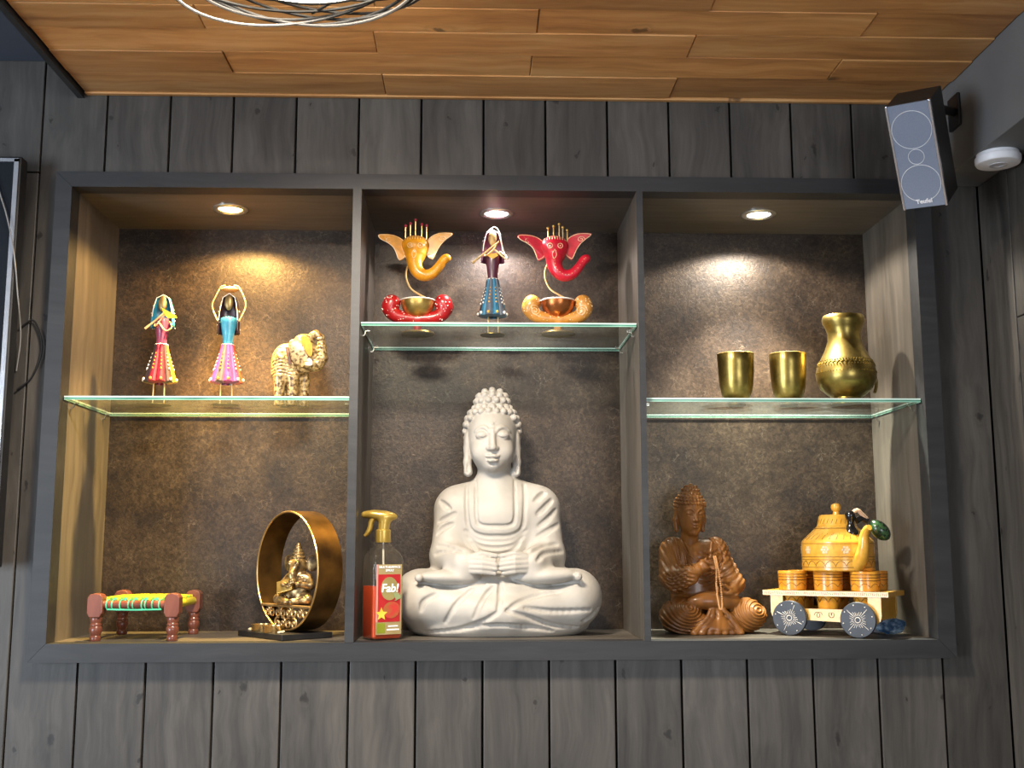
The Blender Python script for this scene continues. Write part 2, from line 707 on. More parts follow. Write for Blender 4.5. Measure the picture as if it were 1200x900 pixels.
def back_panel_mat():
    m, nt, b = newmat('mottled_rust_panel')
    L = nt.links.new
    ge = N(nt, 'ShaderNodeNewGeometry')
    n1 = N(nt, 'ShaderNodeTexNoise')
    n1.inputs['Scale'].default_value = 9
    n1.inputs['Detail'].default_value = 6
    n1.inputs['Roughness'].default_value = 0.65
    L(ge.outputs['Position'], n1.inputs['Vector'])
    n2 = N(nt, 'ShaderNodeTexNoise')
    n2.inputs['Scale'].default_value = 120
    n2.inputs['Detail'].default_value = 5
    n2.inputs['Roughness'].default_value = 0.7
    n2.inputs['Distortion'].default_value = 0.8
    L(ge.outputs['Position'], n2.inputs['Vector'])
    r1 = ramp(nt, [(0.35, S(46, 36, 27)), (0.5, S(64, 51, 38)), (0.68, S(82, 68, 53))])
    L(n1.outputs['Fac'], r1.inputs[0])
    r2 = ramp(nt, [(0.38, (0.28, 0.27, 0.25, 1)), (0.5, (0.55, 0.54, 0.53, 1)), (0.64, (1, 1, 1, 1))])
    L(n2.outputs['Fac'], r2.inputs[0])
    mx = N(nt, 'ShaderNodeMix', data_type='RGBA', blend_type='MULTIPLY')
    mx.inputs[0].default_value = 0.9
    L(r1.outputs[0], mx.inputs[6])
    L(r2.outputs[0], mx.inputs[7])
    # thin pale scratches
    vo = N(nt, 'ShaderNodeTexVoronoi', feature='DISTANCE_TO_EDGE')
    vo.inputs['Scale'].default_value = 38
    wv = N(nt, 'ShaderNodeVectorMath', operation='ADD')
    sv = N(nt, 'ShaderNodeVectorMath', operation='SCALE')
    sv.inputs['Scale'].default_value = 0.09
    L(n1.outputs['Color'], sv.inputs[0])
    L(ge.outputs['Position'], wv.inputs[0])
    L(sv.outputs[0], wv.inputs[1])
    L(wv.outputs[0], vo.inputs['Vector'])
    r3 = ramp(nt, [(0.0, (1, 1, 1, 1)), (0.03, (0, 0, 0, 1))])
    L(vo.outputs['Distance'], r3.inputs[0])
    n3 = N(nt, 'ShaderNodeTexNoise')
    n3.inputs['Scale'].default_value = 26
    L(ge.outputs['Position'], n3.inputs['Vector'])
    r4 = ramp(nt, [(0.52, (0, 0, 0, 1)), (0.70, (0.32, 0.32, 0.32, 1))])
    L(n3.outputs['Fac'], r4.inputs[0])
    mm = N(nt, 'ShaderNodeMath', operation='MULTIPLY')
    L(r3.outputs[0], mm.inputs[0])
    L(r4.outputs[0], mm.inputs[1])
    mz = N(nt, 'ShaderNodeMix', data_type='RGBA')
    L(mm.outputs[0], mz.inputs[0])
    L(mx.outputs[2], mz.inputs[6])
    mz.inputs[7].default_value = S(136, 122, 104)
    L(mz.outputs[2], b.inputs['Base Color'])
    b.inputs['Roughness'].default_value = 0.42
    b.inputs['Metallic'].default_value = 0.25
    bp = N(nt, 'ShaderNodeBump')
    bp.inputs['Strength'].default_value = 0.5
    bp.inputs['Distance'].default_value = 0.0015
    L(n2.outputs['Fac'], bp.inputs['Height'])
    L(bp.outputs[0], b.inputs['Normal'])
    return m


M_back = back_panel_mat()

# ------------------------------------------------------------------ the setting
ZC = 1.158            # oak ceiling
ZU = 1.230            # higher painted ceiling at the side
XR = 1.080            # right wall
NL, NR, NB, NT_ = -0.8985, 0.9623, -0.037, 0.972        # outer edges of the niche frame
FY, BY = -0.030, 0.286                                  # front and back of the niche
ZF = -1.20            # floor

wall = MB()
wall.box(-1.90, NL, 0.019, 0.06, ZF, ZU)
wall.box(NR, XR + 0.02, 0.019, 0.06, ZF, ZC + 0.03)
wall.box(NL, NR, 0.019, 0.06, ZF, NB)
wall.box(NL, NR, 0.019, 0.06, NT_, ZC + 0.03)
wall_back = tag(wall.build('wall_back', M_wallgap), kind='structure')

PW, GAP = 0.135, 0.0042


def board(x0, x1, z0, z1):
    mb = MB()
    mb.box(x0 + GAP / 2, x1 - GAP / 2, 0.0, 0.019, z0, z1, ch=0.0018)
    return mb


def notched(x0, x1, z0, z1, n0, n1, za, zb):
    """full-height board with a bite n0..n1 out of it between za and zb"""
    x0, x1 = x0 + GAP / 2, x1 - GAP / 2
    if n0 <= x0:
        ol = [(x0, z0), (x1, z0), (x1, z1), (x0, z1), (x0, zb), (n1, zb), (n1, za), (x0, za)]
    else:
        ol = [(x0, z0), (x1, z0), (x1, za), (n0, za), (n0, zb), (x1, zb), (x1, z1), (x0, z1)]
    return MB().prism(ol, 0.0, 0.019)


up0 = lo0 = None
for i in range(-7, 14):
    x0, x1 = (i - 6) * PW, (i - 5) * PW
    if i <= -2:
        board(x0, x1, 0.981, ZU).build('plank', M_wall, wall_back)
        board(x0, x1, ZF, 0.978).build('plank', M_wall, wall_back)
    elif i == -1:
        notched(x0, x1, ZF, ZU, NL + 0.008, 9, NB + 0.01, NT_ - 0.01).build('plank', M_wall, wall_back)
    elif i == 13:
        notched(x0, x1, ZF, ZC, -9, NR - 0.008, NB + 0.01, NT_ - 0.01).build('plank', M_wall, wall_back)
    else:
        board(x0, x1, NT_ - 0.01, ZC).build('plank', M_wall, wall_back)
        board(x0, x1, ZF, NB + 0.01).build('plank', M_wall, wall_back)

wr = MB()
wr.box(XR + 0.019, XR + 0.06, -2.0, 0.06, ZF, ZC + 0.03)
wall_right = tag(wr.build('wall_right', M_wallgap), kind='structure')
for i in range(14):
    y1, y0 = -i * PW, -(i + 1) * PW
    zs = [ZF, 0.964] if i != 1 else [ZF, 0.645, 0.964]
    for a, b in zip(zs[:-1], zs[1:]):
        MB().box(XR, XR + 0.019, y0 + GAP / 2, y1 - (GAP / 2 if i else 0.004), a + (0.002 if a > ZF else 0), b, ch=0.0018).build('plank', M_wall, wall_right)

# oak ceiling: boards run along the niche wall, staggered like brickwork
cl = MB()
cl.box(-0.857, 0.99, -2.2, 0.0, ZC + 0.012, ZC + 0.03)
ceiling = tag(cl.build('ceiling', M_wallgap), kind='structure')
edges_y = [-0.0145, -0.119, -0.217, -0.315, -0.410, -0.508]
while edges_y[-1] > -2.15:
    edges_y.append(edges_y[-1] - 0.098)
MB().box(-0.856, 0.986, edges_y[0] + 0.001, -0.0005, ZC - 0.006, ZC + 0.012, ch=0.002).build('edge_strip', M_ceil, ceiling)
joints = [[-0.211, 0.404], [-0.517, 0.095, 0.719], [-0.212, 0.404], [-0.526, 0.098, 0.721], [-0.20, 0.410]]
for r_ in range(len(edges_y) - 1):
    xs = [-0.856] + (joints[r_] if r_ < 5 else ([-0.52, 0.1, 0.72] if r_ % 2 else [-0.21, 0.405])) + [0.986]
    for a, b in zip(xs[:-1], xs[1:]):
        dz = random.uniform(-0.004, 0.0015)
        MB().box(a + 0.0008, b - 0.0008, edges_y[r_ + 1] + 0.0008, edges_y[r_] - 0.0008, ZC + dz, ZC + 0.012, ch=0.0012).build('plank', M_ceil, ceiling)
tr = MB()
tr.box(-0.874, -0.8605, -2.2, 0.0, ZC - 0.012, ZU)
trim_1 = tag(tr.build('trim_1', M_frame), kind='structure')
tag(MB().box(-1.90, -0.875, -2.2, 0.02, ZU, ZU + 0.02).build('ceiling', M_ceilup), kind='structure')
bm_ = MB()
bm_.box(0.987, XR + 0.06, -2.0, -0.0005, 0.966, ZC + 0.03, ch=0.002)
tag(bm_.build('ceiling_beam', M_beam), 'grey painted box beam under the ceiling along the right wall', kind='structure')
M_floor = wood('floor_boards', S(70, 58, 48), S(88, 74, 60), S(104, 88, 72), 'Y', True, 0.5)
tag(MB().box(-3.5, 3.0, -5.5, 0.06, ZF - 0.03, ZF).build('floor', M_floor), kind='structure')

# ------------------------------------------------------------------ niche
L_, A_, B_, C_, D_, R_ = -0.8644, -0.2761, -0.2581, 0.3259, 0.3392, 0.9263
ZT = 0.939
niche = thing('display_niche', 'dark stained wooden wall niche with three bays and mottled brown back panels', 'niche', (0, 0, 0))
M_edge = M_frame
# mitred frame boards
def mitre(pts_front):
    v = [(x, FY, z) for x, z in pts_front] + [(x, 0.018, z) for x, z in pts_front]
    f = [(0, 1, 2, 3), (7, 6, 5, 4)] + [(i, i + 4, (i + 1) % 4 + 4, (i + 1) % 4) for i in range(4)]
    return MB().put(v, f)
g = 0.0006
fb = [
    [(NL, NB), (NR, NB), (R_, -0.0002), (L_, -0.0002)],
    [(NL, NT_), (L_, ZT), (R_, ZT), (NR, NT_)],
    [(NL, NB + g), (L_, 0.0 + g), (L_, ZT - g), (NL, NT_ - g)],
    [(NR, NB + g), (NR, NT_ - g), (R_, ZT - g), (R_, 0.0 + g)],
]
for p in fb:
    mitre(p).build('frame_board', M_frame, niche)
# linings behind the frame
MB().box(L_, R_, 0.018, BY + 0.01, -0.018, -0.0002).build('bottom_board', M_linx, niche)
MB().box(L_ - 0.018, L_, 0.018, BY + 0.01, -0.018, ZT).build('side_board', M_lining, niche)
MB().box(R_, R_ + 0.018, 0.018, BY + 0.01, -0.018, ZT).build('side_board', M_lining, niche)
MB().box(L_ - 0.018, R_ + 0.018, 0.018, BY + 0.01, ZT, ZT + 0.018).build('top_board', M_linx, niche)
MB().box(A_, B_, FY + 0.0005, BY, 0.0, ZT).build('divider', M_lining, niche)
MB().box(C_, D_, FY + 0.0005, BY, 0.0, ZT).build('divider', M_lining, niche)
# dark edge strips on the dividers, flush with the frame
MB().box(A_, B_, FY - 0.0008, FY + 0.0003, 0.0, ZT).build('edge_strip', M_frame, niche)
MB().box(C_, D_, FY - 0.0008, FY + 0.0003, 0.0, ZT).build('edge_strip', M_frame, niche)
for a, b in ((L_, A_), (B_, C_), (D_, R_)):
    MB().box(a, b, BY, BY + 0.008, 0.0, ZT).build('back_panel', M_back, niche)

# glass shelves on wire pins
M_glass = thin_glass('clear_glass', (0.92, 0.96, 0.94, 1), 0.055, S(180, 190, 182))
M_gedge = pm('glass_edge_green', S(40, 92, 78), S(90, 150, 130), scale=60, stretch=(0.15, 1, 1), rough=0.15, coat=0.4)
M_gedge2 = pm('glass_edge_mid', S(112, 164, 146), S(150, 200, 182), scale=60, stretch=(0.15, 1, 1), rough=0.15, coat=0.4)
M_gedge3 = pm('glass_edge_pale', S(196, 232, 220), S(226, 246, 238), scale=60, stretch=(0.15, 1, 1), rough=0.2, coat=0.4)  # bright top line of light inside the glass, put into the colour
M_pin = pm('zinc_wire', S(190, 188, 180), S(205, 203, 195), rough=0.25, metal=1.0)


def shelf(x0, x1, z0, z1, label):
    mb = MB()
    y0, y1 = -0.012, BY - 0.004
    v = [(x, y, z) for z in (z0, z1) for y in (y0, y1) for x in (x0, x1)]
    mb.put(v, [(0, 2, 3, 1), (4, 5, 7, 6)], 0)
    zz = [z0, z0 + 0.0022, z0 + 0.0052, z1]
    for k, mi in enumerate((2, 1, 3)):  # mid, dark and pale strips paint the light caught in the edge
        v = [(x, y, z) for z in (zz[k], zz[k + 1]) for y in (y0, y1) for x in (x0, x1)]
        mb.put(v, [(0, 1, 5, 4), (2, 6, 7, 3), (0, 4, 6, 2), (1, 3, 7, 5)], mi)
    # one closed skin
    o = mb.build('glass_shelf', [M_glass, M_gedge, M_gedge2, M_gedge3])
    bm = bmesh.new()
    bm.from_mesh(o.data)
    bmesh.ops.remove_doubles(bm, verts=bm.verts, dist=1e-6)
    bm.to_mesh(o.data)
    bm.free()
    tag(o, label, 'glass shelf', 'glass shelves in the niche')
    for x, sx in ((x0, 1), (x1, -1)):
        for y in (0.035, 0.235):
            p = MB()
            p.tube([(x - sx * 0.004, y, z0 - 0.012), (x + sx * 0.002, y, z0 - 0.012), (x + sx * 0.004, y, z0 - 0.008), (x + sx * 0.005, y, z0 - 0.0022), (x + sx * 0.010, y, z0 - 0.0018), (x + sx * 0.014, y, z0 - 0.0018)], 0.0017, 6)
            p.build('shelf_pin', M_pin, niche, True)


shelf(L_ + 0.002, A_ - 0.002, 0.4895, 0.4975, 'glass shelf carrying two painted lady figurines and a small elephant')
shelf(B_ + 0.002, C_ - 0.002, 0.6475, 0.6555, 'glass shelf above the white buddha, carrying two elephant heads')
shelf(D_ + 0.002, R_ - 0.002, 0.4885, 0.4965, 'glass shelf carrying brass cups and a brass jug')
ZL, ZM, ZR = 0.4975, 0.6555, 0.4965

# recessed downlights
M_ring = pm('brushed_ring', S(200, 200, 198), S(215, 215, 212), rough=0.3, metal=0.9)


def downlight(x, y, color, wide, beam, label, estr):
    t = thing('downlight', label, 'ceiling light', (x, y, ZT), 0, 'downlights in the niche top')
    MB().lathe([(0.0265, 0.0), (0.0265, -0.0015), (0.030, -0.0045), (0.036, -0.0045), (0.039, -0.0020), (0.039, 0.0)], 40).build('trim_ring', M_ring, t, True)
    MB().lathe([(0.0, -0.0012), (0.026, -0.0012), (0.026, 0.0), (0.0, 0.0)], 32).build('lens', emis('lens_glow_' + str(x), color + (1,), estr), t, True)
    for nm, ang, bl, pw in (('wide', 152, 0.25, wide), ('beam', 84, 0.8, beam)):
        d = bpy.data.lights.new('downlight_' + nm, 'SPOT')
        d.energy, d.color, d.spot_size, d.spot_blend, d.shadow_soft_size = pw, color, R(ang), bl, 0.012
        o = bpy.data.objects.new('downlight_' + nm, d)
        COL.objects.link(o)
        o.parent = t
        o.location = (0, 0, -0.006)


downlight(-0.566, 0.118, (1.0, 0.60, 0.19), 23, 175, 'warm yellow downlight glowing above the painted ladies', 14)
downlight(0.031, 0.135, (1.0, 0.88, 0.84), 11, 16, 'pinkish white downlight glowing above the elephant heads', 14)
downlight(0.630, 0.126, (1.0, 0.91, 0.78), 18, 175, 'white downlight glowing above the brass cups', 14)

# ------------------------------------------------------------------ pendant lamp
M_wire = pm('dark_wire', S(16, 16, 16), S(24, 23, 22), rough=0.6, metal=0.0)
lamp = thing('pendant_lamp', 'round ceiling lamp with pale glowing drum inside a tangled dark wire cage', 'lamp', (-0.275, -0.806, ZC))
MB().lathe([(0.0, 0.0), (0.06, 0.0), (0.06, -0.02), (0.052, -0.026), (0.0, -0.026)], 32).build('canopy', M_black, lamp, True)
MB().tube([(0, 0, -0.02), (0, 0, -0.09)], 0.006).build('stem', M_black, lamp, True)
MB().lathe([(0.0, -0.075), (0.135, -0.075), (0.145, -0.078), (0.145, -0.122), (0.140, -0.128), (0.0, -0.130)], 48).build('diffuser', emis('lamp_glow', (1.0, 0.90, 0.72, 1), 17.0), lamp, True)
MB().tube([(0.146 * math.cos(a), 0.146 * math.sin(a), -0.126) for a in [2 * PI * k / 48 for k in range(48)]], 0.003, 6, closed=True).build('rim', M_wire, lamp, True)
for k in range(9):
    tl = random.uniform(4, 15)
    az = k * 40 + random.uniform(-10, 10)
    rr = random.uniform(0.178, 0.196)
    zz = -0.125 + random.uniform(-0.022, 0.012)
    Mx = Matrix.Translation((random.uniform(-0.006, 0.006), random.uniform(-0.006, 0.006), zz)) @ Matrix.Rotation(R(az), 4, 'Z') @ Matrix.Rotation(R(tl), 4, 'X')
    MB().tube([(rr * math.cos(a), rr * math.sin(a), 0) for a in [2 * PI * q / 56 for q in range(56)]], 0.0026, 6, M=Mx, closed=True).build('cage_hoop', M_wire, lamp, True)
for k in range(6):
    a = 2 * PI * k / 6 + 0.3
    MB().tube([(0.146 * math.cos(a), 0.146 * math.sin(a), -0.125), (0.186 * math.cos(a + 0.25), 0.186 * math.sin(a + 0.25), -0.122)], 0.0024, 6).build('cage_strut', M_wire, lamp, True)
pl = bpy.data.lights.new('pendant_bulb', 'AREA')
pl.shape = 'DISK'
pl.energy, pl.color, pl.size = 46, (1.0, 0.87, 0.71), 0.24
po = bpy.data.objects.new('pendant_bulb', pl)
COL.objects.link(po)
po.parent = lamp
po.location = (0, 0, -0.1315)

# ------------------------------------------------------------------ loudspeaker on its bracket
M_spk = pm('black_cabinet', S(34, 33, 32), S(40, 39, 38), rough=0.55)
M_cloth = pm('grey_speaker_cloth', S(118, 128, 146), S(126, 136, 154), scale=400, rough=0.8, bump=0.3)
M_silver = pm('silver_trim', S(196, 198, 204), S(210, 212, 216), rough=0.25, metal=0.8)
M_chromewhite = pm('pale_ring', S(205, 208, 214), S(225, 228, 232), rough=0.3)
yaw, pit, rol = R(40), R(35), -0.065
nv = Vector((-math.sin(yaw) * math.cos(pit), -math.cos(yaw) * math.cos(pit), -math.sin(pit)))
rv = Vector((math.cos(yaw), -math.sin(yaw), 0))
uv = rv.cross(-nv)
rv2 = rv * math.cos(rol) + uv * math.sin(rol)
uv2 = -rv * math.sin(rol) + uv * math.cos(rol)
spk = thing('loudspeaker', 'small dark loudspeaker with grey cloth front tilted down beside the ceiling beam', 'speaker')
spk.matrix_world = Matrix(((rv2.x, -nv.x, uv2.x, 0.841), (rv2.y, -nv.y, uv2.y, -0.259), (rv2.z, -nv.z, uv2.z, 0.939), (0, 0, 0, 1)))
w2, h2, dp = 0.0425, 0.1065, 0.095
MB().box(-w2, w2, 0.004, dp, -h2, h2, ch=0.002).build('cabinet', M_spk, spk)
MB().box(-w2 + 0.004, w2 - 0.004, 0.0, 0.006, -h2 + 0.001, h2 - 0.001, ch=0.0012).build('front_cloth', M_cloth, spk)
for sx in (-1, 1):
    MB().box(sx * (w2 - 0.002) - 0.0022, sx * (w2 - 0.002) + 0.0022, -0.001, 0.006, -h2, h2, ch=0.0006).build('side_strip', M_silver, spk)
for cz, rr in ((0.054, 0.0375), (-0.0005, 0.0150), (-0.055, 0.0375)):
    MB().tube([(rr * math.cos(a), -0.0004, cz + rr * math.sin(a)) for a in [2 * PI * q / 48 for q in range(48)]], 0.0007, 6, closed=True).build('driver_ring', M_chromewhite, spk, True)
text_mesh('logo', 'Teufel', 0.0125, M_white, spk, Matrix.Translation((0, -0.0006, -0.0925)) @ Matrix.Rotation(R(90), 4, 'X'), 0.0003, bold=0.0003)
inv = spk.matrix_world.inverted()
bk = MB()
p1 = inv @ Vector((0.983, -0.125, 1.085))
p2 = Vector((0.02, dp - 0.01, 0.06))
bk.tube([p2, p2 + Vector((0, 0.03, 0)), p1], 0.009, 10)
bk.build('bracket_arm', M_black, spk, True)
bp_ = MB()
bp_.box(0.980, 0.9868, -0.150, -0.100, 1.05, 1.12, ch=0.002)
bpo = bp_.build('wall_plate', M_black, spk)
bpo.matrix_parent_inverse = inv
bpo.data.update()

# ------------------------------------------------------------------ smoke detector
det = thing('smoke_detector', 'round white smoke detector under the grey box beam', 'smoke detector', (1.029, -0.205, 0.966))
MB().lathe([(0.0, 0.0), (0.040, 0.0), (0.0405, -0.006), (0.0435, -0.008), (0.0435, -0.017), (0.041, -0.0215), (0.034, -0.023), (0.0, -0.0235)], 48).build('housing', M_white, det, True)
MB().lathe([(0.010, -0.0236), (0.010, -0.0245), (0.0165, -0.0245), (0.0165, -0.0232)], 32).build('sensor_ring', pm('pale_grey_plastic', S(205, 205, 210), rough=0.4), det, True)

# ------------------------------------------------------------------ television at the left edge
M_scr = pm('dark_screen', S(16, 20, 26), S(20, 24, 30), rough=0.12, coat=0.5, scale=3)
tvz0, tvz1, tvx = 0.150, 0.990, -0.956
tv = thing('television', 'wall television with black casing and silver bezel beside the niche', 'television', (-1.50, -0.04, tvz0))
q = -1.50
MB().box(-1.9 - q, tvx - q, -0.028, 0.005, 0.0, tvz1 - tvz0, ch=0.003).build('casing', M_black, tv)
fm = MB()
W0, W1, H1 = -1.9 - q, tvx - q, tvz1 - tvz0
fm.box(W1 - 0.014, W1 - 0.005, -0.0305, -0.026, 0.006, H1 - 0.006)
fm.box(W0 + 0.005, W1 - 0.005, -0.0305, -0.026, H1 - 0.012, H1 - 0.005)
fm.box(W0 + 0.005, W1 - 0.005, -0.0305, -0.026, 0.005, 0.014)
fm.box(W0 + 0.005, W0 + 0.014, -0.0305, -0.026, 0.006, H1 - 0.006)
fm.build('bezel', M_silver, tv)
MB().box(W0 + 0.014, W1 - 0.014, -0.0292, -0.026, 0.014, H1 - 0.012).build('screen', M_scr, tv)
MB().box(-0.25, 0.1, 0.004, 0.038, 0.3, 0.55).build('wall_mount', M_black, tv)
M_cord = pm('pale_cable', S(120, 120, 120), S(140, 140, 138), rough=0.45)
cb = spline([(-1.03, -0.074, 1.06), (-1.003, -0.076, 0.94), (-0.975, -0.078, 0.86), (-0.955, -0.078, 0.78), (-0.950, -0.060, 0.70), (-0.953, -0.025, 0.62), (-0.965, -0.006, 0.55)], 8)
tag(MB().tube(cb, 0.0014, 6).build('cable', M_cord, None, True), 'thin pale cable hanging over the corner of the television', 'cable')
cb = spline([(-0.962, -0.010, 0.64), (-0.935, -0.008, 0.655), (-0.915, -0.008, 0.60), (-0.930, -0.008, 0.54), (-0.960, -0.010, 0.51)], 8)
tag(MB().tube(cb, 0.002, 6).build('cable', M_black, None, True), 'thin black cable looping out from behind the television', 'cable')

# ================================================================== THINGS IN THE NICHE
M_stone = pm('white_stone', S(164, 159, 150), S(175, 170, 161), scale=18, rough=0.55, bump=0.12, sss=0.0)
M_carved = pm('carved_wood', S(104, 64, 27), S(152, 100, 46), scale=26, stretch=(1, 1, 0.25), rough=0.38, coat=0.25, bump=0.15, detail=6)
M_carved_dk = pm('carved_wood_dark', S(96, 56, 28), S(124, 76, 40), scale=40, rough=0.4, coat=0.2)
M_brass = pm('aged_brass', S(160, 140, 78), S(120, 104, 54), scale=40, rough=0.33, metal=1.0, rvar=0.1, bump=0.06)
M_gold = pm('antique_gold', S(222, 190, 110), S(190, 156, 84), scale=60, rough=0.34, metal=0.9)


# ------------------------------------------------------------------ white seated buddha
def white_buddha():
    t = thing('buddha_statue', 'large white stone buddha seated cross-legged with folded hands', 'statue', (0.034, 0.160, 0.0))
    c = Clay((-0.24, -0.135, -0.004), (0.24, 0.125, 0.56), 0.0022)
    fx = lambda x: (x - 347) * 0.00066
    fz = lambda y: (856 - y) * 0.000645
    # seat slab
    c.ell((0, 0.005, 0.018), (0.196, 0.105, 0.040), 0.01)
    c.cut_below(0.0)
    # crossed legs
    for s in (-1, 1):
        c.cap((s * 0.075, 0.05, 0.085), (s * 0.165, -0.015, 0.083), 0.062, 0.055, 0.03)
        c.ell((s * 0.168, -0.02, 0.078), (0.055, 0.07, 0.057), 0.02)
        c.cap((s * 0.160, -0.045, 0.070), (s * 0.020, -0.085, 0.052), 0.047, 0.034, 0.02)
    c.cap((-0.02, -0.085, 0.05), (0.02, -0.085, 0.05), 0.034, 0.034, 0.02)
    # lap and feet, soles up
    c.ell((0, -0.02, 0.10), (0.12, 0.075, 0.035), 0.02)
    c.ell((-0.104, -0.072, 0.124), (0.070, 0.032, 0.0165), 0.004, rot=(0, 2, 6))
    c.ell((0.096, -0.072, 0.126), (0.074, 0.034, 0.0190), 0.004, rot=(0, -3, -6))
    for i in range(5):
        c.ell((-0.168 + 0.003 * i, -0.098 + i * 0.011, 0.124), (0.0085, 0.0062, 0.0085), 0.004)
        c.ell((0.168 - 0.003 * i, -0.098 + i * 0.011, 0.126), (0.0085, 0.0062, 0.0095), 0.004)
    c.stroke([(-0.175, 0.112), (-0.11, 0.110), (-0.03, 0.112)], 0.0035, 0.004)
    c.stroke([(0.03, 0.116), (0.09, 0.108), (0.17, 0.112)], 0.0035, 0.004)
    # trunk
    c.ell((0, 0.035, 0.155), (0.098, 0.066, 0.085), 0.03)
    c.ell((0, 0.030, 0.250), (0.104, 0.064, 0.080), 0.035)
    for s in (-1, 1):
        c.ell((s * 0.090, 0.035, 0.277), (0.043, 0.046, 0.045), 0.035)
        c.cap((s * 0.100, 0.032, 0.268), (s * 0.110, 0.005, 0.172), 0.039, 0.037, 0.022)
        c.cap((s * 0.090, 0.033, 0.285), (s * 0.030, 0.030, 0.318), 0.030, 0.026, 0.02)
        c.cap((s * 0.113, 0.000, 0.168), (s * 0.072, -0.072, 0.155), 0.035, 0.031, 0.012)
        c.cap((s * 0.086, -0.055, 0.145), (s * 0.070, -0.070, 0.140), 0.030, 0.030, 0.01)
    # neck and head
    c.cap((0, 0.030, 0.315), (-0.010, 0.022, 0.385), 0.041, 0.036, 0.022)
    c.ox = -0.012          # the head leans a little to one side
    c.ell((0, 0.012, 0.430), (0.0535, 0.060, 0.072), 0.012)
    c.ell((0, -0.008, 0.393), (0.041, 0.042, 0.040), 0.02)
    c.ell((0, -0.030, 0.366), (0.016, 0.013, 0.011), 0.014)
    for s in (-1, 1):
        c.ell((s * 0.026, -0.030, 0.396), (0.018, 0.016, 0.020), 0.016)
    # eyes, brows, nose, mouth
    for s in (-1, 1):
        c.ell((s * 0.0225, -0.056, 0.4315), (0.0165, 0.010, 0.0105), 0.008, sub=True)
        c.ell((s * 0.0225, -0.0395, 0.4300), (0.0150, 0.0115, 0.0100), 0.003)
    for s in (-1, 1):
        c.stroke([(s * 0.0350, 0.4270), (s * 0.0225, 0.4235), (s * 0.010, 0.4275)], 0.0016, 0.001)
        c.stroke([(s * 0.0065, 0.4330), (s * 0.0130, 0.4445), (s * 0.025, 0.4480), (s * 0.039, 0.4390)], 0.0026, 0.004, sub=False)
    c.cap((0, -0.047, 0.441), (0, -0.0565, 0.404), 0.0048, 0.0075, 0.006)
    c.ell((0, -0.0590, 0.4010), (0.0078, 0.0075, 0.0065), 0.004)
    for s in (-1, 1):
        c.ell((s * 0.0082, -0.0525, 0.4005), (0.0056, 0.0065, 0.0052), 0.003)
    c.ell((0, -0.0500, 0.3835), (0.0150, 0.0075, 0.0042), 0.003)
    c.ell((0, -0.0485, 0.3745), (0.0125, 0.0080, 0.0048), 0.003)
    c.stroke([(-0.0175, 0.3805), (-0.008, 0.3785), (0, 0.3795), (0.008, 0.3785), (0.0175, 0.3805)], 0.0015, 0.0012)
    c.stroke([(-0.007, 0.3675), (0, 0.3665), (0.007, 0.3675)], 0.0020, 0.003)
    y = c.front(0, 0.4555)
    c.ell((0.0, y, 0.4555), (0.0034, 0.003, 0.0034), 0.0)
    # ears with long lobes
    for s in (-1, 1):
        c.ell((s * 0.0545, 0.018, 0.418), (0.0095, 0.017, 0.030), 0.004)
        c.path([(s * 0.0550, 0.014, 0.405), (s * 0.0555, 0.010, 0.375), (s * 0.0535, 0.008, 0.352)], [0.0085, 0.0080, 0.0100], 0.006)
        c.ell((s * 0.0540, -0.002, 0.362), (0.0035, 0.006, 0.014), 0.003, sub=True)
    # hair: cap, top knot and snail curls
    c.ell((0, 0.026, 0.450), (0.0570, 0.058, 0.061), 0.004)
    c.ell((0, 0.024, 0.508), (0.036, 0.036, 0.030), 0.016)
    rows = [(-32, 20), (-18, 22), (-4, 24), (9, 23), (22, 21), (35, 18), (48, 14)]
    for ri, (lat, n) in enumerate(rows):
        for j in range(n):
            az = 2 * PI * (j + 0.5 * (ri % 2)) / n
            d = (math.cos(R(lat)) * math.sin(az), math.cos(R(lat)) * math.cos(az), math.sin(R(lat)))
            p = (0.0600 * d[0], 0.024 + 0.0600 * d[1], 0.450 + 0.0630 * d[2])
            fr = -d[1]
            if fr > 0.1 and p[2] < 0.470 + 0.008 * fr - 0.05 * max(0.0, 0.52 - fr):
                continue
            c.ell(p, (0.0082, 0.0082, 0.0080), 0.0012)
    for ri, (lat, n) in enumerate([(8, 13), (32, 11), (58, 6), (90, 1)]):
        for j in range(n):
            az = 2 * PI * (j + 0.5 * (ri % 2)) / n
            d = (math.cos(R(lat)) * math.sin(az), math.cos(R(lat)) * math.cos(az), math.sin(R(lat)))
            c.ell((0.0365 * d[0], 0.024 + 0.0365 * d[1], 0.508 + 0.031 * d[2]), (0.0080, 0.0080, 0.0078), 0.0012)
    c.ox = 0.0
    # neckline of the robe: two U bands
    U1 = [(fx(274), fz(338)), (fx(274), fz(400)), (fx(276), fz(470)), (fx(290), fz(492)), (fx(340), fz(496)), (fx(388), fz(492)), (fx(403), fz(470)), (fx(404), fz(400)), (fx(404), fz(338))]
    U2 = [(fx(243), fz(350)), (fx(243), fz(430)), (fx(252), fz(500)), (fx(285), fz(526)), (fx(340), fz(531)), (fx(395), fz(526)), (fx(428), fz(500)), (fx(436), fz(430)), (fx(436), fz(350))]
    c.stroke(U1, 0.0030, 0.004, n=10)
    c.stroke(U2, 0.0034, 0.005, n=10)
    c.stroke([(x * 1.0, z) for x, z in U1], 0.0028, 0.004, sub=False, push=0.0035, n=10) if False else None
    for k, (yy, w) in enumerate(((548, 100), (568, 92), (590, 78))):
        c.stroke([(fx(340 - w), fz(yy - 38)), (fx(340 - w * 0.6), fz(yy - 8)), (fx(340), fz(yy)), (fx(340 + w * 0.6), fz(yy - 8)), (fx(340 + w), fz(yy - 38))], 0.0028, 0.006)
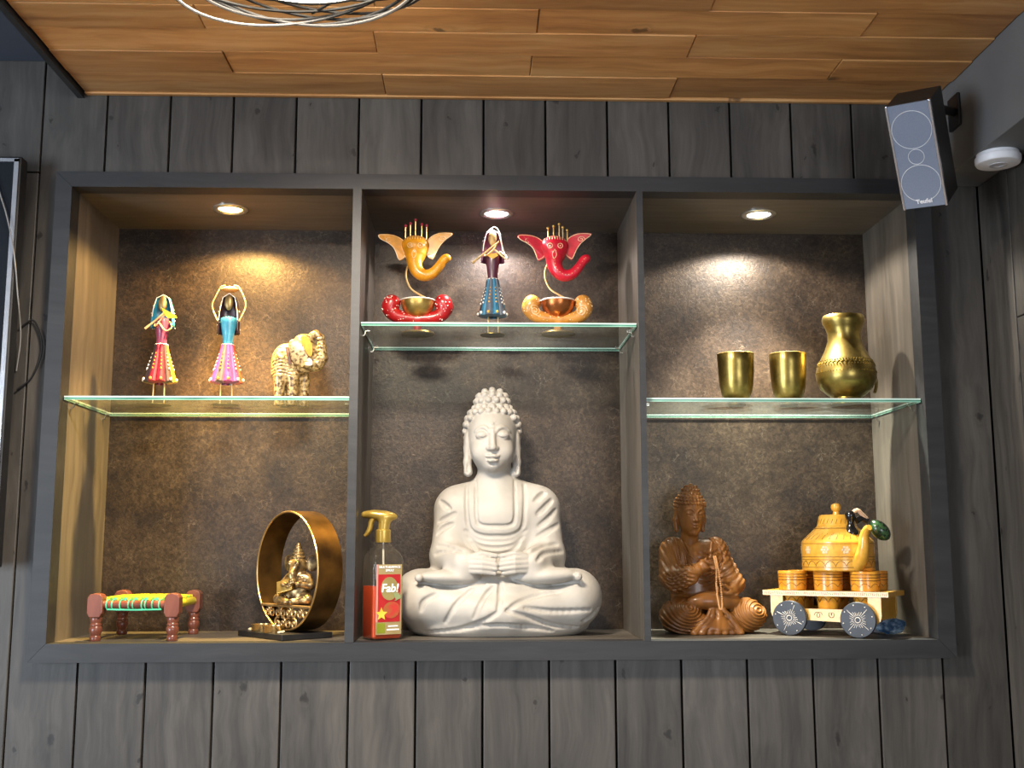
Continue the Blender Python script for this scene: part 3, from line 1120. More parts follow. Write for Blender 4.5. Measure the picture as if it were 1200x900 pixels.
    # sleeve folds
    for a in ([(155, 410), (172, 425), (186, 436)], [(150, 480), (172, 470), (205, 452)], [(147, 520), (168, 500), (196, 488)], [(150, 560), (190, 566), (230, 582)], [(140, 590), (170, 578), (205, 580)],
              [(470, 410), (490, 392), (505, 380)], [(478, 455), (505, 430), (530, 405)], [(482, 495), (515, 470), (542, 440)], [(478, 530), (515, 510), (550, 490)], [(450, 585), (490, 562), (545, 555)], [(470, 610), (500, 585), (560, 580)]):
        c.stroke([(fx(x), fz(y_)) for x, y_ in a], 0.0036, 0.006)
    # leg folds
    for a in ([(262, 700), (215, 745), (178, 806)], [(330, 694), (295, 735), (268, 792)], [(352, 680), (352, 720), (345, 765)], [(150, 715), (110, 740), (100, 770)],
              [(372, 768), (410, 742), (470, 722), (540, 712)], [(372, 768), (440, 790), (520, 818), (600, 828)], [(430, 760), (520, 772), (640, 770)], [(620, 805), (650, 790), (672, 765)],
              [(110, 842), (220, 830), (300, 800), (345, 772)], [(245, 822), (340, 815), (440, 822), (520, 838)]):
        c.stroke([(fx(x), fz(y_)) for x, y_ in a], 0.0036, 0.006)
    # hands: palms and fingers meeting in the lap
    for s in (-1, 1):
        c.ell((s * 0.053, -0.088, 0.151), (0.024, 0.014, 0.018), 0.006, rot=(0, 0, s * 12))
        for i in range(4):
            z = 0.163 - i * 0.0088
            y = -0.098 - 0.003 * math.sin(i)
            L = (0.000, -0.004, -0.002, 0.004)[i] if s > 0 else (0.004, 0.0, 0.000, 0.003)[i]
            c.path([(s * 0.058, y + 0.002, z + 0.001), (s * 0.034, y - 0.006, z), (s * (0.005 + L), y - 0.006 + s * 0.002, z - 0.004)], [0.0062, 0.0058, 0.0046], 0.0018)
        c.path([(s * 0.056, -0.094, 0.168), (s * 0.036, -0.099, 0.174), (s * 0.005, -0.101, 0.169)], [0.0072, 0.0064, 0.0050], 0.002)
    c.cut_below(0.0)
    c.mesh('figure', M_stone, t)
    return t


white_buddha()


# ------------------------------------------------------------------ carved wooden buddha
def wooden_buddha():
    t = thing('buddha_statue', 'small carved brown wooden buddha with ridged robe and prayer beads', 'statue', (0.503, 0.178, 0.0), R(6))
    c = Clay((-0.14, -0.095, -0.003), (0.14, 0.085, 0.345), 0.0014)
    fx = lambda x: (x - 345) * 0.00042
    fz = lambda y: (832 - y) * 0.000413
    c.ell((0, 0.0, 0.012), (0.105, 0.07, 0.022), 0.01)
    c.cut_below(0.0)
    for s in (-1, 1):
        c.cap((s * 0.03, 0.03, 0.045), (s * 0.072, -0.02, 0.042), 0.038, 0.034, 0.012)
        c.ell((s * 0.074, -0.022, 0.038), (0.046, 0.044, 0.036), 0.008)
    c.cap((-0.03, -0.045, 0.022), (0.03, -0.045, 0.022), 0.020, 0.020, 0.01)
    # concentric folds on the knees
    sl, X, Y, Z = c.grid((-0.14, -0.095, 0.0), (0.14, 0.085, 0.085), 0)
    for s, cx, cz in ((-1, -0.062, 0.058), (1, 0.092, 0.052)):
        rr = np.sqrt(((X - cx) * (0.8 if s < 0 else 0.75)) ** 2 + (Z - cz) ** 2)
        mask = np.clip((s * X - 0.018) / 0.012, 0, 1) * np.clip((0.02 - Y) / 0.02, 0, 1) * np.clip((0.080 - Z) / 0.01, 0, 1)
        c.D[sl] += (0.0015 * np.sin(rr * 2 * PI / 0.0066) * mask).astype(np.float32)
    # trunk
    bx = -0.021
    c.ell((bx, 0.018, 0.085), (0.062, 0.044, 0.050), 0.018)
    c.ell((bx - 0.003, 0.014, 0.145), (0.058, 0.040, 0.060), 0.022)
    for s in (-1, 1):
        c.ell((bx - 0.006 + s * 0.049, 0.016, 0.182), (0.026, 0.029, 0.028), 0.02)
    # his right arm: raised hand before the chest
    c.cap((bx - 0.062, 0.014, 0.174), (bx - 0.070, -0.012, 0.122), 0.024, 0.026, 0.012)
    c.cap((bx - 0.068, -0.018, 0.118), (bx - 0.022, -0.052, 0.138), 0.025, 0.015, 0.008)
    c.cap((bx - 0.06, -0.02, 0.108), (bx - 0.03, -0.045, 0.118), 0.020, 0.012, 0.01)
    c.ell((bx - 0.006, -0.056, 0.147), (0.014, 0.011, 0.015), 0.004)
    for i in range(4):
        c.path([(bx - 0.010 + i * 0.006, -0.060, 0.152), (bx - 0.006 + i * 0.006, -0.067, 0.160 - i * 0.004), (bx + 0.000 + i * 0.005, -0.066, 0.150 - i * 0.005)], [0.0042, 0.0038, 0.003], 0.0015)
    c.path([(bx + 0.006, -0.062, 0.156), (bx + 0.007, -0.064, 0.178), (bx + 0.010, -0.062, 0.196)], [0.0042, 0.0038, 0.003], 0.002)
    # his left arm: open hand in the lap
    c.cap((bx + 0.050, 0.014, 0.172), (bx + 0.074, -0.004, 0.110), 0.022, 0.024, 0.012)
    c.cap((bx + 0.080, -0.010, 0.104), (bx + 0.058, -0.048, 0.092), 0.020, 0.013, 0.008)
    c.ell((bx + 0.044, -0.054, 0.090), (0.020, 0.014, 0.010), 0.004)
    c.ell((bx + 0.040, -0.060, 0.096), (0.009, 0.008, 0.006), 0.003, sub=True)
    for i in range(4):
        c.path([(bx + 0.034 - 0.002 * i, -0.056 - 0.003 * i, 0.088), (bx + 0.022 - 0.001 * i, -0.058 - 0.003 * i, 0.092), (bx + 0.020, -0.056 - 0.003 * i, 0.100)], [0.0042, 0.004, 0.003], 0.001)
    c.path([(bx + 0.050, -0.062, 0.096), (bx + 0.036, -0.064, 0.104), (bx + 0.028, -0.062, 0.108)], [0.004, 0.0038, 0.003], 0.001)
    sl, X, Y, Z = c.grid((-0.14, -0.095, 0.085), (0.14, 0.085, 0.235), 0)
    fm_ = np.clip((0.02 - Y) / 0.02, 0, 1)
    rr = np.sqrt((X - bx - 0.012) ** 2 + ((Z - 0.235) * 0.85) ** 2)
    mk = fm_ * np.clip((X - bx + 0.012) / 0.01, 0, 1) * np.clip((Z - 0.100) / 0.01, 0, 1) * np.clip((rr - 0.045) / 0.01, 0, 1)
    c.D[sl] += (0.0012 * np.sin(rr * 2 * PI / 0.0105) * mk).astype(np.float32)
    mk = fm_ * np.clip((bx - 0.020 - X) / 0.01, 0, 1) * np.clip((Z - 0.135) / 0.01, 0, 1)
    c.D[sl] += (0.0012 * np.sin((X + 0.25 * (Z - 0.16)) * 2 * PI / 0.0100) * mk).astype(np.float32)
    mk = fm_ * np.clip((bx - 0.026 - X) / 0.012, 0, 1) * np.clip((0.138 - Z) / 0.01, 0, 1)
    rr = np.sqrt((X - bx + 0.03) ** 2 + (Z - 0.155) ** 2)
    c.D[sl] += (0.0012 * np.sin(rr * 2 * PI / 0.0085) * mk).astype(np.float32)
    # lap cloth falling between the knees
    c.ell((bx + 0.02, -0.040, 0.070), (0.060, 0.022, 0.020), 0.008)
    for i in range(7):
        x = -0.042 + i * 0.0130
        w = math.sin(i * 2.4) * 0.006
        c.path([(x * 0.25, -0.050, 0.058), (x * 0.55 + w, -0.057, 0.034 + w), (x * 1.3, -0.062 - w * 0.4, 0.004)], [0.005, 0.0055, 0.0085], 0.0025)
        c.ell((x * 1.3, -0.062, 0.003), (0.010, 0.008, 0.008), 0.002)
    c.cut_below(0.0)
    # robe folds
    for k in range(5):
        o = k * 16
        c.stroke([(fx(150 + o * 0.8), fz(330)), (fx(160 + o), fz(420)), (fx(175 + o * 0.9), fz(490))], 0.0025, 0.0012)
    for k in range(5):
        o = k * 17
        c.stroke([(fx(345 + o * 0.3), fz(320)), (fx(388 + o * 0.4), fz(400)), (fx(385 + o * 0.4), fz(470)), (fx(350 + o * 0.2), fz(505 + o * 0.9)), (fx(300), fz(520 + o))], 0.0025, 0.0012)
    for k in range(5):
        c.stroke([(fx(85), fz(520 + 16 * k)), (fx(120), fz(535 + 17 * k)), (fx(190), fz(500 + 22 * k))], 0.0026, 0.0012)
        c.stroke([(fx(430 + 8 * k), fz(340 + 12 * k)), (fx(455 + 7 * k), fz(430 + 10 * k)), (fx(478 + 4 * k), fz(500 + 8 * k))], 0.0022, 0.001)
    # head, turned to his left
    hd = Clay((-0.05, -0.055, -0.085), (0.05, 0.055, 0.075), 0.0013)
    hd.cap((0, 0.008, -0.080), (0, 0.004, -0.035), 0.021, 0.019, 0.01)
    hd.ell((0, 0, 0.0), (0.0300, 0.0330, 0.0420), 0.006)
    hd.ell((0, -0.008, -0.022), (0.0220, 0.0220, 0.0220), 0.012)
    for s in (-1, 1):
        hd.ell((s * 0.0125, -0.0330, 0.0050), (0.0085, 0.006, 0.006), 0.004, sub=True)
        hd.ell((s * 0.0125, -0.0240, 0.0040), (0.0080, 0.0065, 0.0055), 0.002)
        hd.stroke([(s * 0.019, 0.0010), (s * 0.0125, -0.0005), (s * 0.006, 0.0010)], 0.0011, 0.0006)
        hd.stroke([(s * 0.003, 0.0060), (s * 0.008, 0.0125), (s * 0.015, 0.0135), (s * 0.022, 0.0080)], 0.0015, 0.002, sub=False)
    hd.cap((0, -0.028, 0.008), (0, -0.0345, -0.0105), 0.0028, 0.0042, 0.003)
    for s in (-1, 1):
        hd.ell((s * 0.0045, -0.0310, -0.0120), (0.0033, 0.004, 0.003), 0.002)
    hd.ell((0, -0.0292, -0.0210), (0.0085, 0.0045, 0.0026), 0.002)
    hd.ell((0, -0.0285, -0.0260), (0.0072, 0.0046, 0.0028), 0.002)
    hd.stroke([(-0.0095, -0.0230), (0, -0.0238), (0.0095, -0.0230)], 0.0010, 0.0006)
    hd.ell((0, -0.020, -0.040), (0.009, 0.008, 0.006), 0.008)
    for s in (-1, 1):
        hd.path([(s * 0.0315, 0.006, 0.010), (s * 0.0335, 0.008, -0.012), (s * 0.0310, 0.006, -0.036)], [0.005, 0.0055, 0.0048], 0.003)
    hd.ell((0, 0.006, 0.014), (0.0330, 0.0355, 0.0370), 0.004)
    hd.ell((0, 0.004, 0.046), (0.0190, 0.0200, 0.0190), 0.012)
    for ri, (lat, n) in enumerate([(-6, 26), (6, 27), (18, 26), (30, 23), (42, 20), (54, 16)]):
        for j in range(n):
            az = 2 * PI * (j + 0.5 * (ri % 2)) / n
            d = (math.cos(R(lat)) * math.sin(az), math.cos(R(lat)) * math.cos(az), math.sin(R(lat)))
            p = (0.0335 * d[0], 0.006 + 0.036 * d[1], 0.014 + 0.0375 * d[2])
            fr = -d[1]
            if fr > 0.05 and p[2] < 0.024 - 0.03 * max(0.0, 0.5 - fr):
                continue
            hd.ell(p, (0.0040, 0.0040, 0.0040), 0.0006)
    for ri, (lat, n) in enumerate([(0, 15), (26, 13), (52, 8), (90, 1)]):
        for j in range(n):
            az = 2 * PI * (j + 0.5 * (ri % 2)) / n
            d = (math.cos(R(lat)) * math.sin(az), math.cos(R(lat)) * math.cos(az), math.sin(R(lat)))
            hd.ell((0.0195 * d[0], 0.004 + 0.0205 * d[1], 0.046 + 0.0195 * d[2]), (0.0039, 0.0039, 0.0039), 0.0006)
    c.mesh('figure', M_carved, t)
    hd.mesh('head', M_carved, t, loc=(-0.038, -0.002, 0.259), rot=(R(6), 0, R(5)))
    # prayer beads hanging from the raised hand, and the cord round the neck
    b = MB()
    loop = spline([(bx + 0.010, -0.074, 0.166), (bx + 0.014, -0.076, 0.140), (bx + 0.012, -0.080, 0.105), (bx + 0.014, -0.082, 0.075), (bx + 0.018, -0.082, 0.056), (bx + 0.023, -0.082, 0.062), (bx + 0.022, -0.080, 0.100), (bx + 0.018, -0.077, 0.140), (bx + 0.014, -0.074, 0.166)], 9)
    for p in loop:
        b.ball(p, 0.0021, 6, 4)
    b.build('prayer_beads', pm('pale_wood_beads', S(216, 164, 112), S(198, 144, 92), rough=0.4), t, True)
    n_ = MB()
    tr_ = c.trace([(-0.062, 0.205), (-0.056, 0.180), (-0.040, 0.160)], 8, -0.001) + []
    if len(tr_) > 2:
        n_.tube(tr_, 0.0017, 6)
    tr_ = c.trace([(0.006, 0.208), (0.020, 0.185), (0.026, 0.160), (0.012, 0.146), (-0.002, 0.162), (-0.014, 0.178)], 8, -0.001)
    if len(tr_) > 2:
        n_.tube(tr_, 0.0017, 6)
    n_.build('neck_cord', M_carved, t, True)
    return t


wooden_buddha()


# ------------------------------------------------------------------ painted metal ladies
M_skin = pm('gilt_wire', S(226, 196, 140), S(206, 172, 112), scale=80, rough=0.35, metal=0.6)
M_face = pm('dull_gilt_face', S(150, 128, 84), S(120, 100, 64), scale=50, rough=0.4, metal=0.7)
M_dot = pm('white_paint', S(236, 230, 220), S(224, 216, 204), rough=0.5)
PAINT = {}


def paint(nm, rgb, rough=0.35):
    if nm not in PAINT:
        d = tuple(int(x * 0.86) for x in rgb)
        PAINT[nm] = pm('paint_' + nm, S(*rgb), S(*d), scale=70, rough=rough, coat=0.3)
    return PAINT[nm]


def lady(loc, label, cols, bodice, scarf, arms, hz=0.227, skirt=(0.049, 0.135, 0.0125, 0.033), rz=0.0, veil='cape', legs=(-0.013, 0.013)):
    t = thing('lady_figurine', label, 'figurine', loc, rz, 'painted metal lady figurines')
    z0, z1, r1, r0 = skirt
    MB().lathe([(0.0, 0.0), (0.028, 0.0), (0.028, 0.0016), (0.0, 0.0022)], 28).build('base', M_brass, t, True)
    for x in legs:
        MB().tube([(x, 0.0, 0.001), (x * 0.92, 0.0, z0 + 0.012)], 0.0016, 8).build('leg', M_skin, t, True)
    # the skirt: trumpet-shaped pleats side by side
    n = 10
    ring = []
    for k in range(n):
        a0 = 2 * PI * (k + 0.5) / n - PI / 2
        d = Vector((math.cos(a0), math.sin(a0), 0))
        pts, rad = [], []
        for j in range(9):
            u = j / 8
            z = z1 + (z0 - z1) * u
            rr = r1 + (r0 - r1) * (u ** 1.15)
            pts.append(d * (rr * 0.80) + Vector((0, 0, z)))
            rad.append(rr * math.sin(PI / n) * 1.12)
        pl_ = MB().tube(pts, rad, 10).build('pleat', paint(*cols[k % len(cols)]), t, True)
        # eye of the pleat and a row of painted dots
        dm = MB()
        e = d * (r0 * 1.10) + Vector((0, 0, z0 + 0.0065))
        dm.ball(e, 0.0032, 10, 6, 0, sc=(1, 1, 1.1))
        for j in range(5):
            u = 0.25 + 0.1 * j
            z = z1 + (z0 - z1) * u
            rr = r1 + (r0 - r1) * (u ** 1.15)
            dm.ball(d * (rr * (0.82 + 1.12 * math.sin(PI / n))) + Vector((0, 0, z)), 0.0011 + 0.0003 * j, 6, 4)
        dm.build('painted_dots', M_dot if k % 3 else paint('amber', (226, 170, 60)), pl_, True)['kind'] = 'stuff'
    MB().lathe([(0.0, z0 + 0.008), (r0 * 0.86, z0 + 0.004), (r1 * 0.9, z1), (0, z1)], 24).build('petticoat', paint('dark', (40, 32, 34)), t, True)
    MB().tube([(r1 * 1.05 * math.cos(a), r1 * 1.05 * math.sin(a) * 0.9, z1) for a in [2 * PI * q / 20 for q in range(20)]], 0.0016, 6, closed=True).build('belt', M_dot, t, True)
    zs = hz - 0.037
    MB().lathe([(r1 * 0.92, z1 - 0.001), (r1 * 0.95, z1 + 0.012), (r1 * 1.12, z1 + 0.028), (r1 * 1.55, zs - 0.004), (r1 * 1.45, zs + 0.002), (r1 * 0.5, zs + 0.006), (0.0, zs + 0.007)], 24,
               fn=lambda a, r_, z: r_ * (1.0 if abs(math.sin(a)) < 0.01 else 1.0 - 0.32 * abs(math.sin(a)))).build('bodice', paint(*bodice), t, True)
    MB().ball((0, -0.004, hz), 0.0105, 14, 10, sc=(0.95, 0.55, 1.75)).build('face', M_face, t, True)
    # veil: hood over the head falling behind the shoulders
    v, f = [], []
    nu, nv_ = 13, 10
    for j in range(nv_):
        w = j / (nv_ - 1)
        z = hz + 0.021 - w * (0.075 if veil == 'cape' else 0.092)
        wid = 0.0125 + 0.0105 * math.sin(min(1, w * 1.5) * PI / 2) + (0.004 * w if veil == 'cape' else 0.002 * w)
        for i in range(nu):
            a = PI * (-0.18 + 1.36 * i / (nu - 1))
            top = 0.15 if j == 0 else 1.0
            v.append((math.cos(a) * wid * top, math.sin(a) * (0.0115 + 0.004 * w) * top + 0.0005 + 0.002 * w + 0.0012 * math.sin(i * 2.6) * w, z))
    for j in range(nv_ - 1):
        for i in range(nu - 1):
            f.append((j * nu + i, j * nu + i + 1, (j + 1) * nu + i + 1, (j + 1) * nu + i))
    vo = MB().put(v, f).build('veil', paint(*scarf), t, True)
    sm = vo.modifiers.new('thick', 'SOLIDIFY')
    sm.thickness = 0.0014
    vd = MB()
    for k in range(26):
        i, j = random.randrange(1, nu - 1), random.randrange(2, nv_)
        p = Vector(v[j * nu + i])
        vd.ball(p + Vector((p.x, p.y, 0)).normalized() * 0.0006, 0.0010, 6, 4)
    vd.build('painted_dots', M_dot, vo, True)['kind'] = 'stuff'
    rim = MB()
    rim.tube([v[j * nu] for j in reversed(range(1, nv_ - 3))] + [(0.0, -0.002, hz + 0.0212)] + [v[j * nu + nu - 1] for j in range(1, nv_ - 3)], 0.0009, 6)
    rim.build('veil_hem', M_dot, vo, True)
    for am in arms:
        MB().tube(spline(am, 5), 0.0017, 8).build('arm', M_skin, t, True)
    return t


CR = ('crimson', (140, 28, 52))
PLUM = ('plum', (128, 52, 84))
DRK = ('charcoal', (58, 44, 46))
zs1 = 0.190
g1 = lady((-0.712, 0.140, ZL), 'lady figurine in plum dress and turquoise veil playing a pipe', [CR, DRK, ('yellow', (206, 160, 44)), DRK, CR], PLUM, ('turquoise', (40, 128, 158)),
          [[(0.016, -0.003, 0.188), (0.024, -0.012, 0.172), (0.012, -0.018, 0.164), (-0.004, -0.020, 0.184)], [(-0.014, -0.004, 0.188), (-0.012, -0.014, 0.174), (0.006, -0.020, 0.194), (0.010, -0.019, 0.206)]], legs=(-0.014, 0.011))
pf = MB()
pf.tube([(0.012, -0.021, 0.206), (-0.010, -0.024, 0.184), (-0.030, -0.027, 0.166)], [0.0022, 0.0022, 0.0028], 8)
pf.build('flute', M_skin, g1, True)
MB().prism([(0.004, 0.214), (0.036, 0.196), (0.038, 0.190), (0.018, 0.190), (0.008, 0.202)], -0.026, -0.0245).build('fan', paint('lemon', (232, 214, 60)), g1)
g2 = lady((-0.566, 0.140, ZL), 'lady figurine in blue bodice holding a pot above her head', [('magenta', (164, 66, 140)), ('violet', (120, 62, 130)), ('orange_red', (206, 82, 52)), ('magenta', (164, 66, 140)), ('slate', (92, 84, 92))], ('sky', (64, 150, 178)), ('black_plum', (48, 26, 34)),
          [[(-0.020, 0.0, 0.186), (-0.026, -0.002, 0.194), (-0.037, -0.002, 0.222), (-0.030, -0.002, 0.244), (-0.019, -0.002, 0.266), (-0.010, -0.002, 0.270)],
           [(0.020, 0.0, 0.186), (0.026, -0.002, 0.194), (0.037, -0.002, 0.222), (0.032, -0.002, 0.244), (0.020, -0.002, 0.266), (0.010, -0.002, 0.270)]], hz=0.231, veil='long')
MB().ball((0, 0, 0.2615), 0.018, 18, 8, sc=(1.05, 0.8, 0.38)).build('pot', pm('tan_pot', S(206, 150, 84), S(176, 120, 62), rough=0.4), g2, True)
MB().tube([(-0.020, 0, 0.2675), (0.020, 0, 0.2675)], 0.0016, 8).build('hand_bar', M_skin, g2, True)
g3 = lady((0.022, 0.133, ZM), 'lady figurine in blue skirt and dark purple veil between the two elephant heads', [('sea_blue', (38, 104, 134)), ('slate_blue', (82, 92, 104)), ('teal', (60, 132, 160)), DRK], ('wine', (76, 34, 50)), ('purple', (104, 48, 76)),
          [[(0.016, -0.004, 0.192), (0.030, -0.012, 0.180), (0.028, -0.018, 0.172), (0.004, -0.022, 0.192)], [(-0.016, -0.004, 0.192), (-0.018, -0.016, 0.178), (0.000, -0.022, 0.190), (0.010, -0.021, 0.206)]],
          hz=0.222, skirt=(0.042, 0.128, 0.0120, 0.0290), legs=(-0.010, 0.013))
MB().tube([(0.014, -0.024, 0.210), (-0.012, -0.026, 0.188), (-0.046, -0.030, 0.158)], [0.0018, 0.0018, 0.0026], 8).build('flute', M_skin, g3, True)
MB().tube(spline([(-0.012, -0.010, 0.236), (0.004, -0.014, 0.246), (0.016, -0.012, 0.232), (0.022, -0.012, 0.200), (0.030, -0.013, 0.176)], 6), 0.0013, 6).build('ribbon', M_dot, g3, True)
MB().prism([(-0.012, 0.180), (0.0, 0.172), (0.012, 0.180), (0.008, 0.186), (0.0, 0.184), (-0.008, 0.186)], -0.0155, -0.0140).build('necklace', paint('amber', (226, 170, 60)), g3)


# ------------------------------------------------------------------ elephant heads on curled stems
def ganesha(loc, label, skin, line, base_m, bowl_m, ball_m, pins, gold_base=False):
    t = thing('elephant_head_stand', label, 'ornament', loc, 0, 'elephant head ornaments on the middle glass shelf')
    SX, SZ = 0.000338, 0.000343
    fx = lambda x: (x - 343) * SX
    fz = lambda y: (880 - y) * SZ
    # crescent foot
    c = Clay((-0.09, -0.03, -0.002), (0.09, 0.03, 0.11), 0.0014)
    pts = [Vector((-0.058, 0, 0.072)), Vector((-0.062, 0, 0.058)), Vector((-0.044, 0, 0.041)), Vector((0, 0, 0.036)), Vector((0.044, 0, 0.041)), Vector((0.060, 0, 0.058)), Vector((0.056, 0, 0.073))]
    sp = spline(pts, 5)
    m = len(sp)
    c.path([tuple(p) for p in sp], [0.0110 + 0.0075 * abs(2 * i / (m - 1) - 1) for i in range(m)], 0.004)
    c.cap((0, 0, 0.006), (0, 0, 0.030), 0.009, 0.010, 0.006)
    c.cut_below(0.0045)
    MB().lathe([(0.0, 0.0), (0.0370, 0.0), (0.0385, 0.0015), (0.0370, 0.0045), (0.0, 0.0055)], 40).build('base_disc', M_gold, t, True)
    foot = c.mesh('foot', base_m, t)
    dm = MB()
    for k in range(120):
        x, z = random.uniform(-0.080, 0.080), random.uniform(0.024, 0.092)
        y = c.front(x, z)
        if y is not None and y < -0.006:
            dm.ball((x, y, z), random.uniform(0.0008, 0.0019), 6, 4)
    if gold_base:
        for sx in (-1, 1):
            sw = [(sx * (0.052 + 0.013 * (1 - k / 26) * math.cos(k * 0.55)), 0.052 + 0.013 * (1 - k / 26) * math.sin(k * 0.55)) for k in range(24)]
            tr_ = c.trace(sw, 2)
            if len(tr_) > 3:
                dm.tube(tr_, 0.0008, 5)
    dm.build('painted_dots', M_dot if not gold_base else paint('cream', (236, 206, 160)), foot, True)['kind'] = 'stuff'
    # bowl
    bw = MB()
    prof = [(0.0, 0.0365)] + [(0.038 * math.sin(R(a)), 0.0745 - 0.038 * math.cos(R(a))) for a in range(12, 91, 8)] + [(0.0385, 0.0765), (0.036, 0.0765)] + [(0.035 * math.sin(R(a)), 0.0745 - 0.034 * math.cos(R(a))) for a in range(84, 5, -10)] + [(0.0, 0.0415)]
    bw.lathe(prof, 36)
    bowl = bw.build('bowl', bowl_m, t, True)
    MB().tube([(0.0385 * math.cos(a), 0.0385 * math.sin(a), 0.0765) for a in [2 * PI * q / 40 for q in range(40)]], 0.0016, 6, closed=True).build('rim', M_dot, bowl, True)
    # stem
    st = spline([(0.036, 0.002, 0.068), (0.028, 0.004, 0.079), (0.004, 0.006, 0.092), (-0.016, 0.008, 0.106), (-0.026, 0.010, 0.126), (-0.028, 0.012, 0.146), (-0.022, 0.012, 0.164), (-0.012, 0.008, 0.176)], 6)
    MB().tube(st, 0.0021, 8).build('stem', M_skin, t, True)
    # head and trunk
    h = Clay((-0.05, -0.045, 0.105), (0.085, 0.035, 0.25), 0.0014)
    h.ell((-0.007, 0.0, 0.205), (0.0310, 0.0220, 0.0220), 0.006)
    h.ell((-0.006, -0.002, 0.186), (0.0240, 0.0200, 0.0260), 0.012)
    tk = spline([(-0.007, -0.006, 0.180), (-0.008, -0.012, 0.160), (-0.002, -0.016, 0.142), (0.012, -0.018, 0.131), (0.030, -0.018, 0.134), (0.046, -0.018, 0.150), (0.058, -0.016, 0.168), (0.066, -0.015, 0.172)], 5)
    m = len(tk)
    h.path([tuple(p) for p in tk], [0.0185 - 0.0135 * (i / (m - 1)) ** 0.42 for i in range(m)], 0.008)
    for s in (-1, 1):
        h.ell((-0.0065 + s * 0.0115, -0.0175, 0.199), (0.0070, 0.004, 0.0070), 0.003)
    head = h.mesh('head', skin, t)
    ln = MB()
    for s in (-1, 1):
        q = [(-0.0065 + s * 0.0115 + 0.0055 * math.cos(a), 0.199 + 0.0055 * math.sin(a)) for a in [2 * PI * k / 14 for k in range(15)]]
        tr_ = h.trace(q, 2, -0.0002)
        if len(tr_) > 3:
            ln.tube(tr_, 0.0008, 5)
        y = h.front(-0.0065 + s * 0.0115, 0.199)
        if y is not None:
            ln.ball((-0.0065 + s * 0.0115, y, 0.199), 0.0016, 6, 4)
    for k in range(9):
        x = -0.030 + 0.0058 * k
        tr_ = h.trace([(x, 0.214), (x * 0.98, 0.219), (x * 0.96, 0.224)], 3, -0.0002)
        if len(tr_) > 2:
            ln.tube(tr_, 0.0007, 5)
    tr_ = h.trace([(-0.007, 0.190), (-0.013, 0.180), (-0.010, 0.168), (-0.004, 0.176), (-0.006, 0.188)], 4, -0.0002)
    if len(tr_) > 3:
        ln.tube(tr_, 0.0008, 5)
    for k in range(4, m - 2):
        p = tk[k]
        y = h.front(p.x, p.z)
        if y is not None and k % 2 == 0:
            ln.ball((p.x, y, p.z), 0.0009, 6, 4)
    ln.build('painted_lines', line, head, True)
    # ears: thick curved leaves
    for s, ol in ((-1, [(-0.030, 0.214), (-0.046, 0.224), (-0.062, 0.228), (-0.080, 0.228), (-0.090, 0.225), (-0.086, 0.217), (-0.068, 0.208), (-0.056, 0.198), (-0.049, 0.184), (-0.044, 0.170), (-0.036, 0.172), (-0.028, 0.182)]),
                  (1, [(0.018, 0.212), (0.024, 0.222), (0.036, 0.230), (0.052, 0.234), (0.074, 0.232), (0.076, 0.228), (0.064, 0.219), (0.052, 0.208), (0.042, 0.192), (0.034, 0.174), (0.028, 0.174), (0.018, 0.184)])):
        ol = [(p.x, p.z) for p in spline([(x, 0, z) for x, z in ol] + [(ol[0][0], 0, ol[0][1])], 3)][:-1]
        bend = lambda x, z: -0.010 * (abs(x) / 0.08) ** 2 + 0.002
        er = MB().prism(ol, -0.0015, 0.0015, bend=bend).build('ear', skin, t)
        hm = MB()
        n = len(ol)
        cx, cz = sum(p[0] for p in ol) / n, sum(p[1] for p in ol) / n
        hm.tube([(cx + (x - cx) * 0.95, bend(x, z) - 0.0017, cz + (z - cz) * 0.93) for x, z in ol], 0.0009, 5, closed=True)
        for k in range(16):
            a = k * 0.6
            rr = 0.009 * (1 - k / 18)
            x, z = cx + s * 0.010 + rr * math.cos(a), cz + 0.010 + rr * 0.8 * math.sin(a)
            if k:
                hm.tube([(px, bend(px, pz) - 0.0016, pz), (x, bend(x, z) - 0.0016, z)], 0.0007, 5)
            px, pz = x, z
        hm.build('painted_lines', line, er, True)
    # crown of pins
    for k, (x, z) in enumerate(pins):
        p = MB().tube([(fx(x), 0, 0.215), (fx(x), 0, fz(z))], 0.0014, 6).build('crown_pin', M_skin, t, True)
        MB().ball((fx(x), 0, fz(z)), 0.0036, 10, 7).build('bead', ball_m, p, True)
    return t


ganesha((-0.145, 0.127, ZM), 'yellow elephant head on a curled stem above a red dotted crescent', paint('mustard', (214, 146, 30)), paint('cream', (236, 206, 160)), paint('scarlet', (168, 22, 26)), M_gold,
        paint('rose', (176, 44, 70)), [(256, 152), (288, 136), (322, 112), (364, 142), (396, 150)])
ganesha((0.168, 0.122, ZM), 'red elephant head on a curled stem above an ochre crescent', paint('cherry', (196, 26, 48)), paint('cream', (236, 206, 160)), paint('ochre', (200, 138, 60)), pm('copper_bowl', S(196, 122, 70), S(160, 92, 50), rough=0.3, metal=0.9),
        M_gold, [(282, 165), (318, 152), (356, 136), (380, 158), (410, 178)], True)


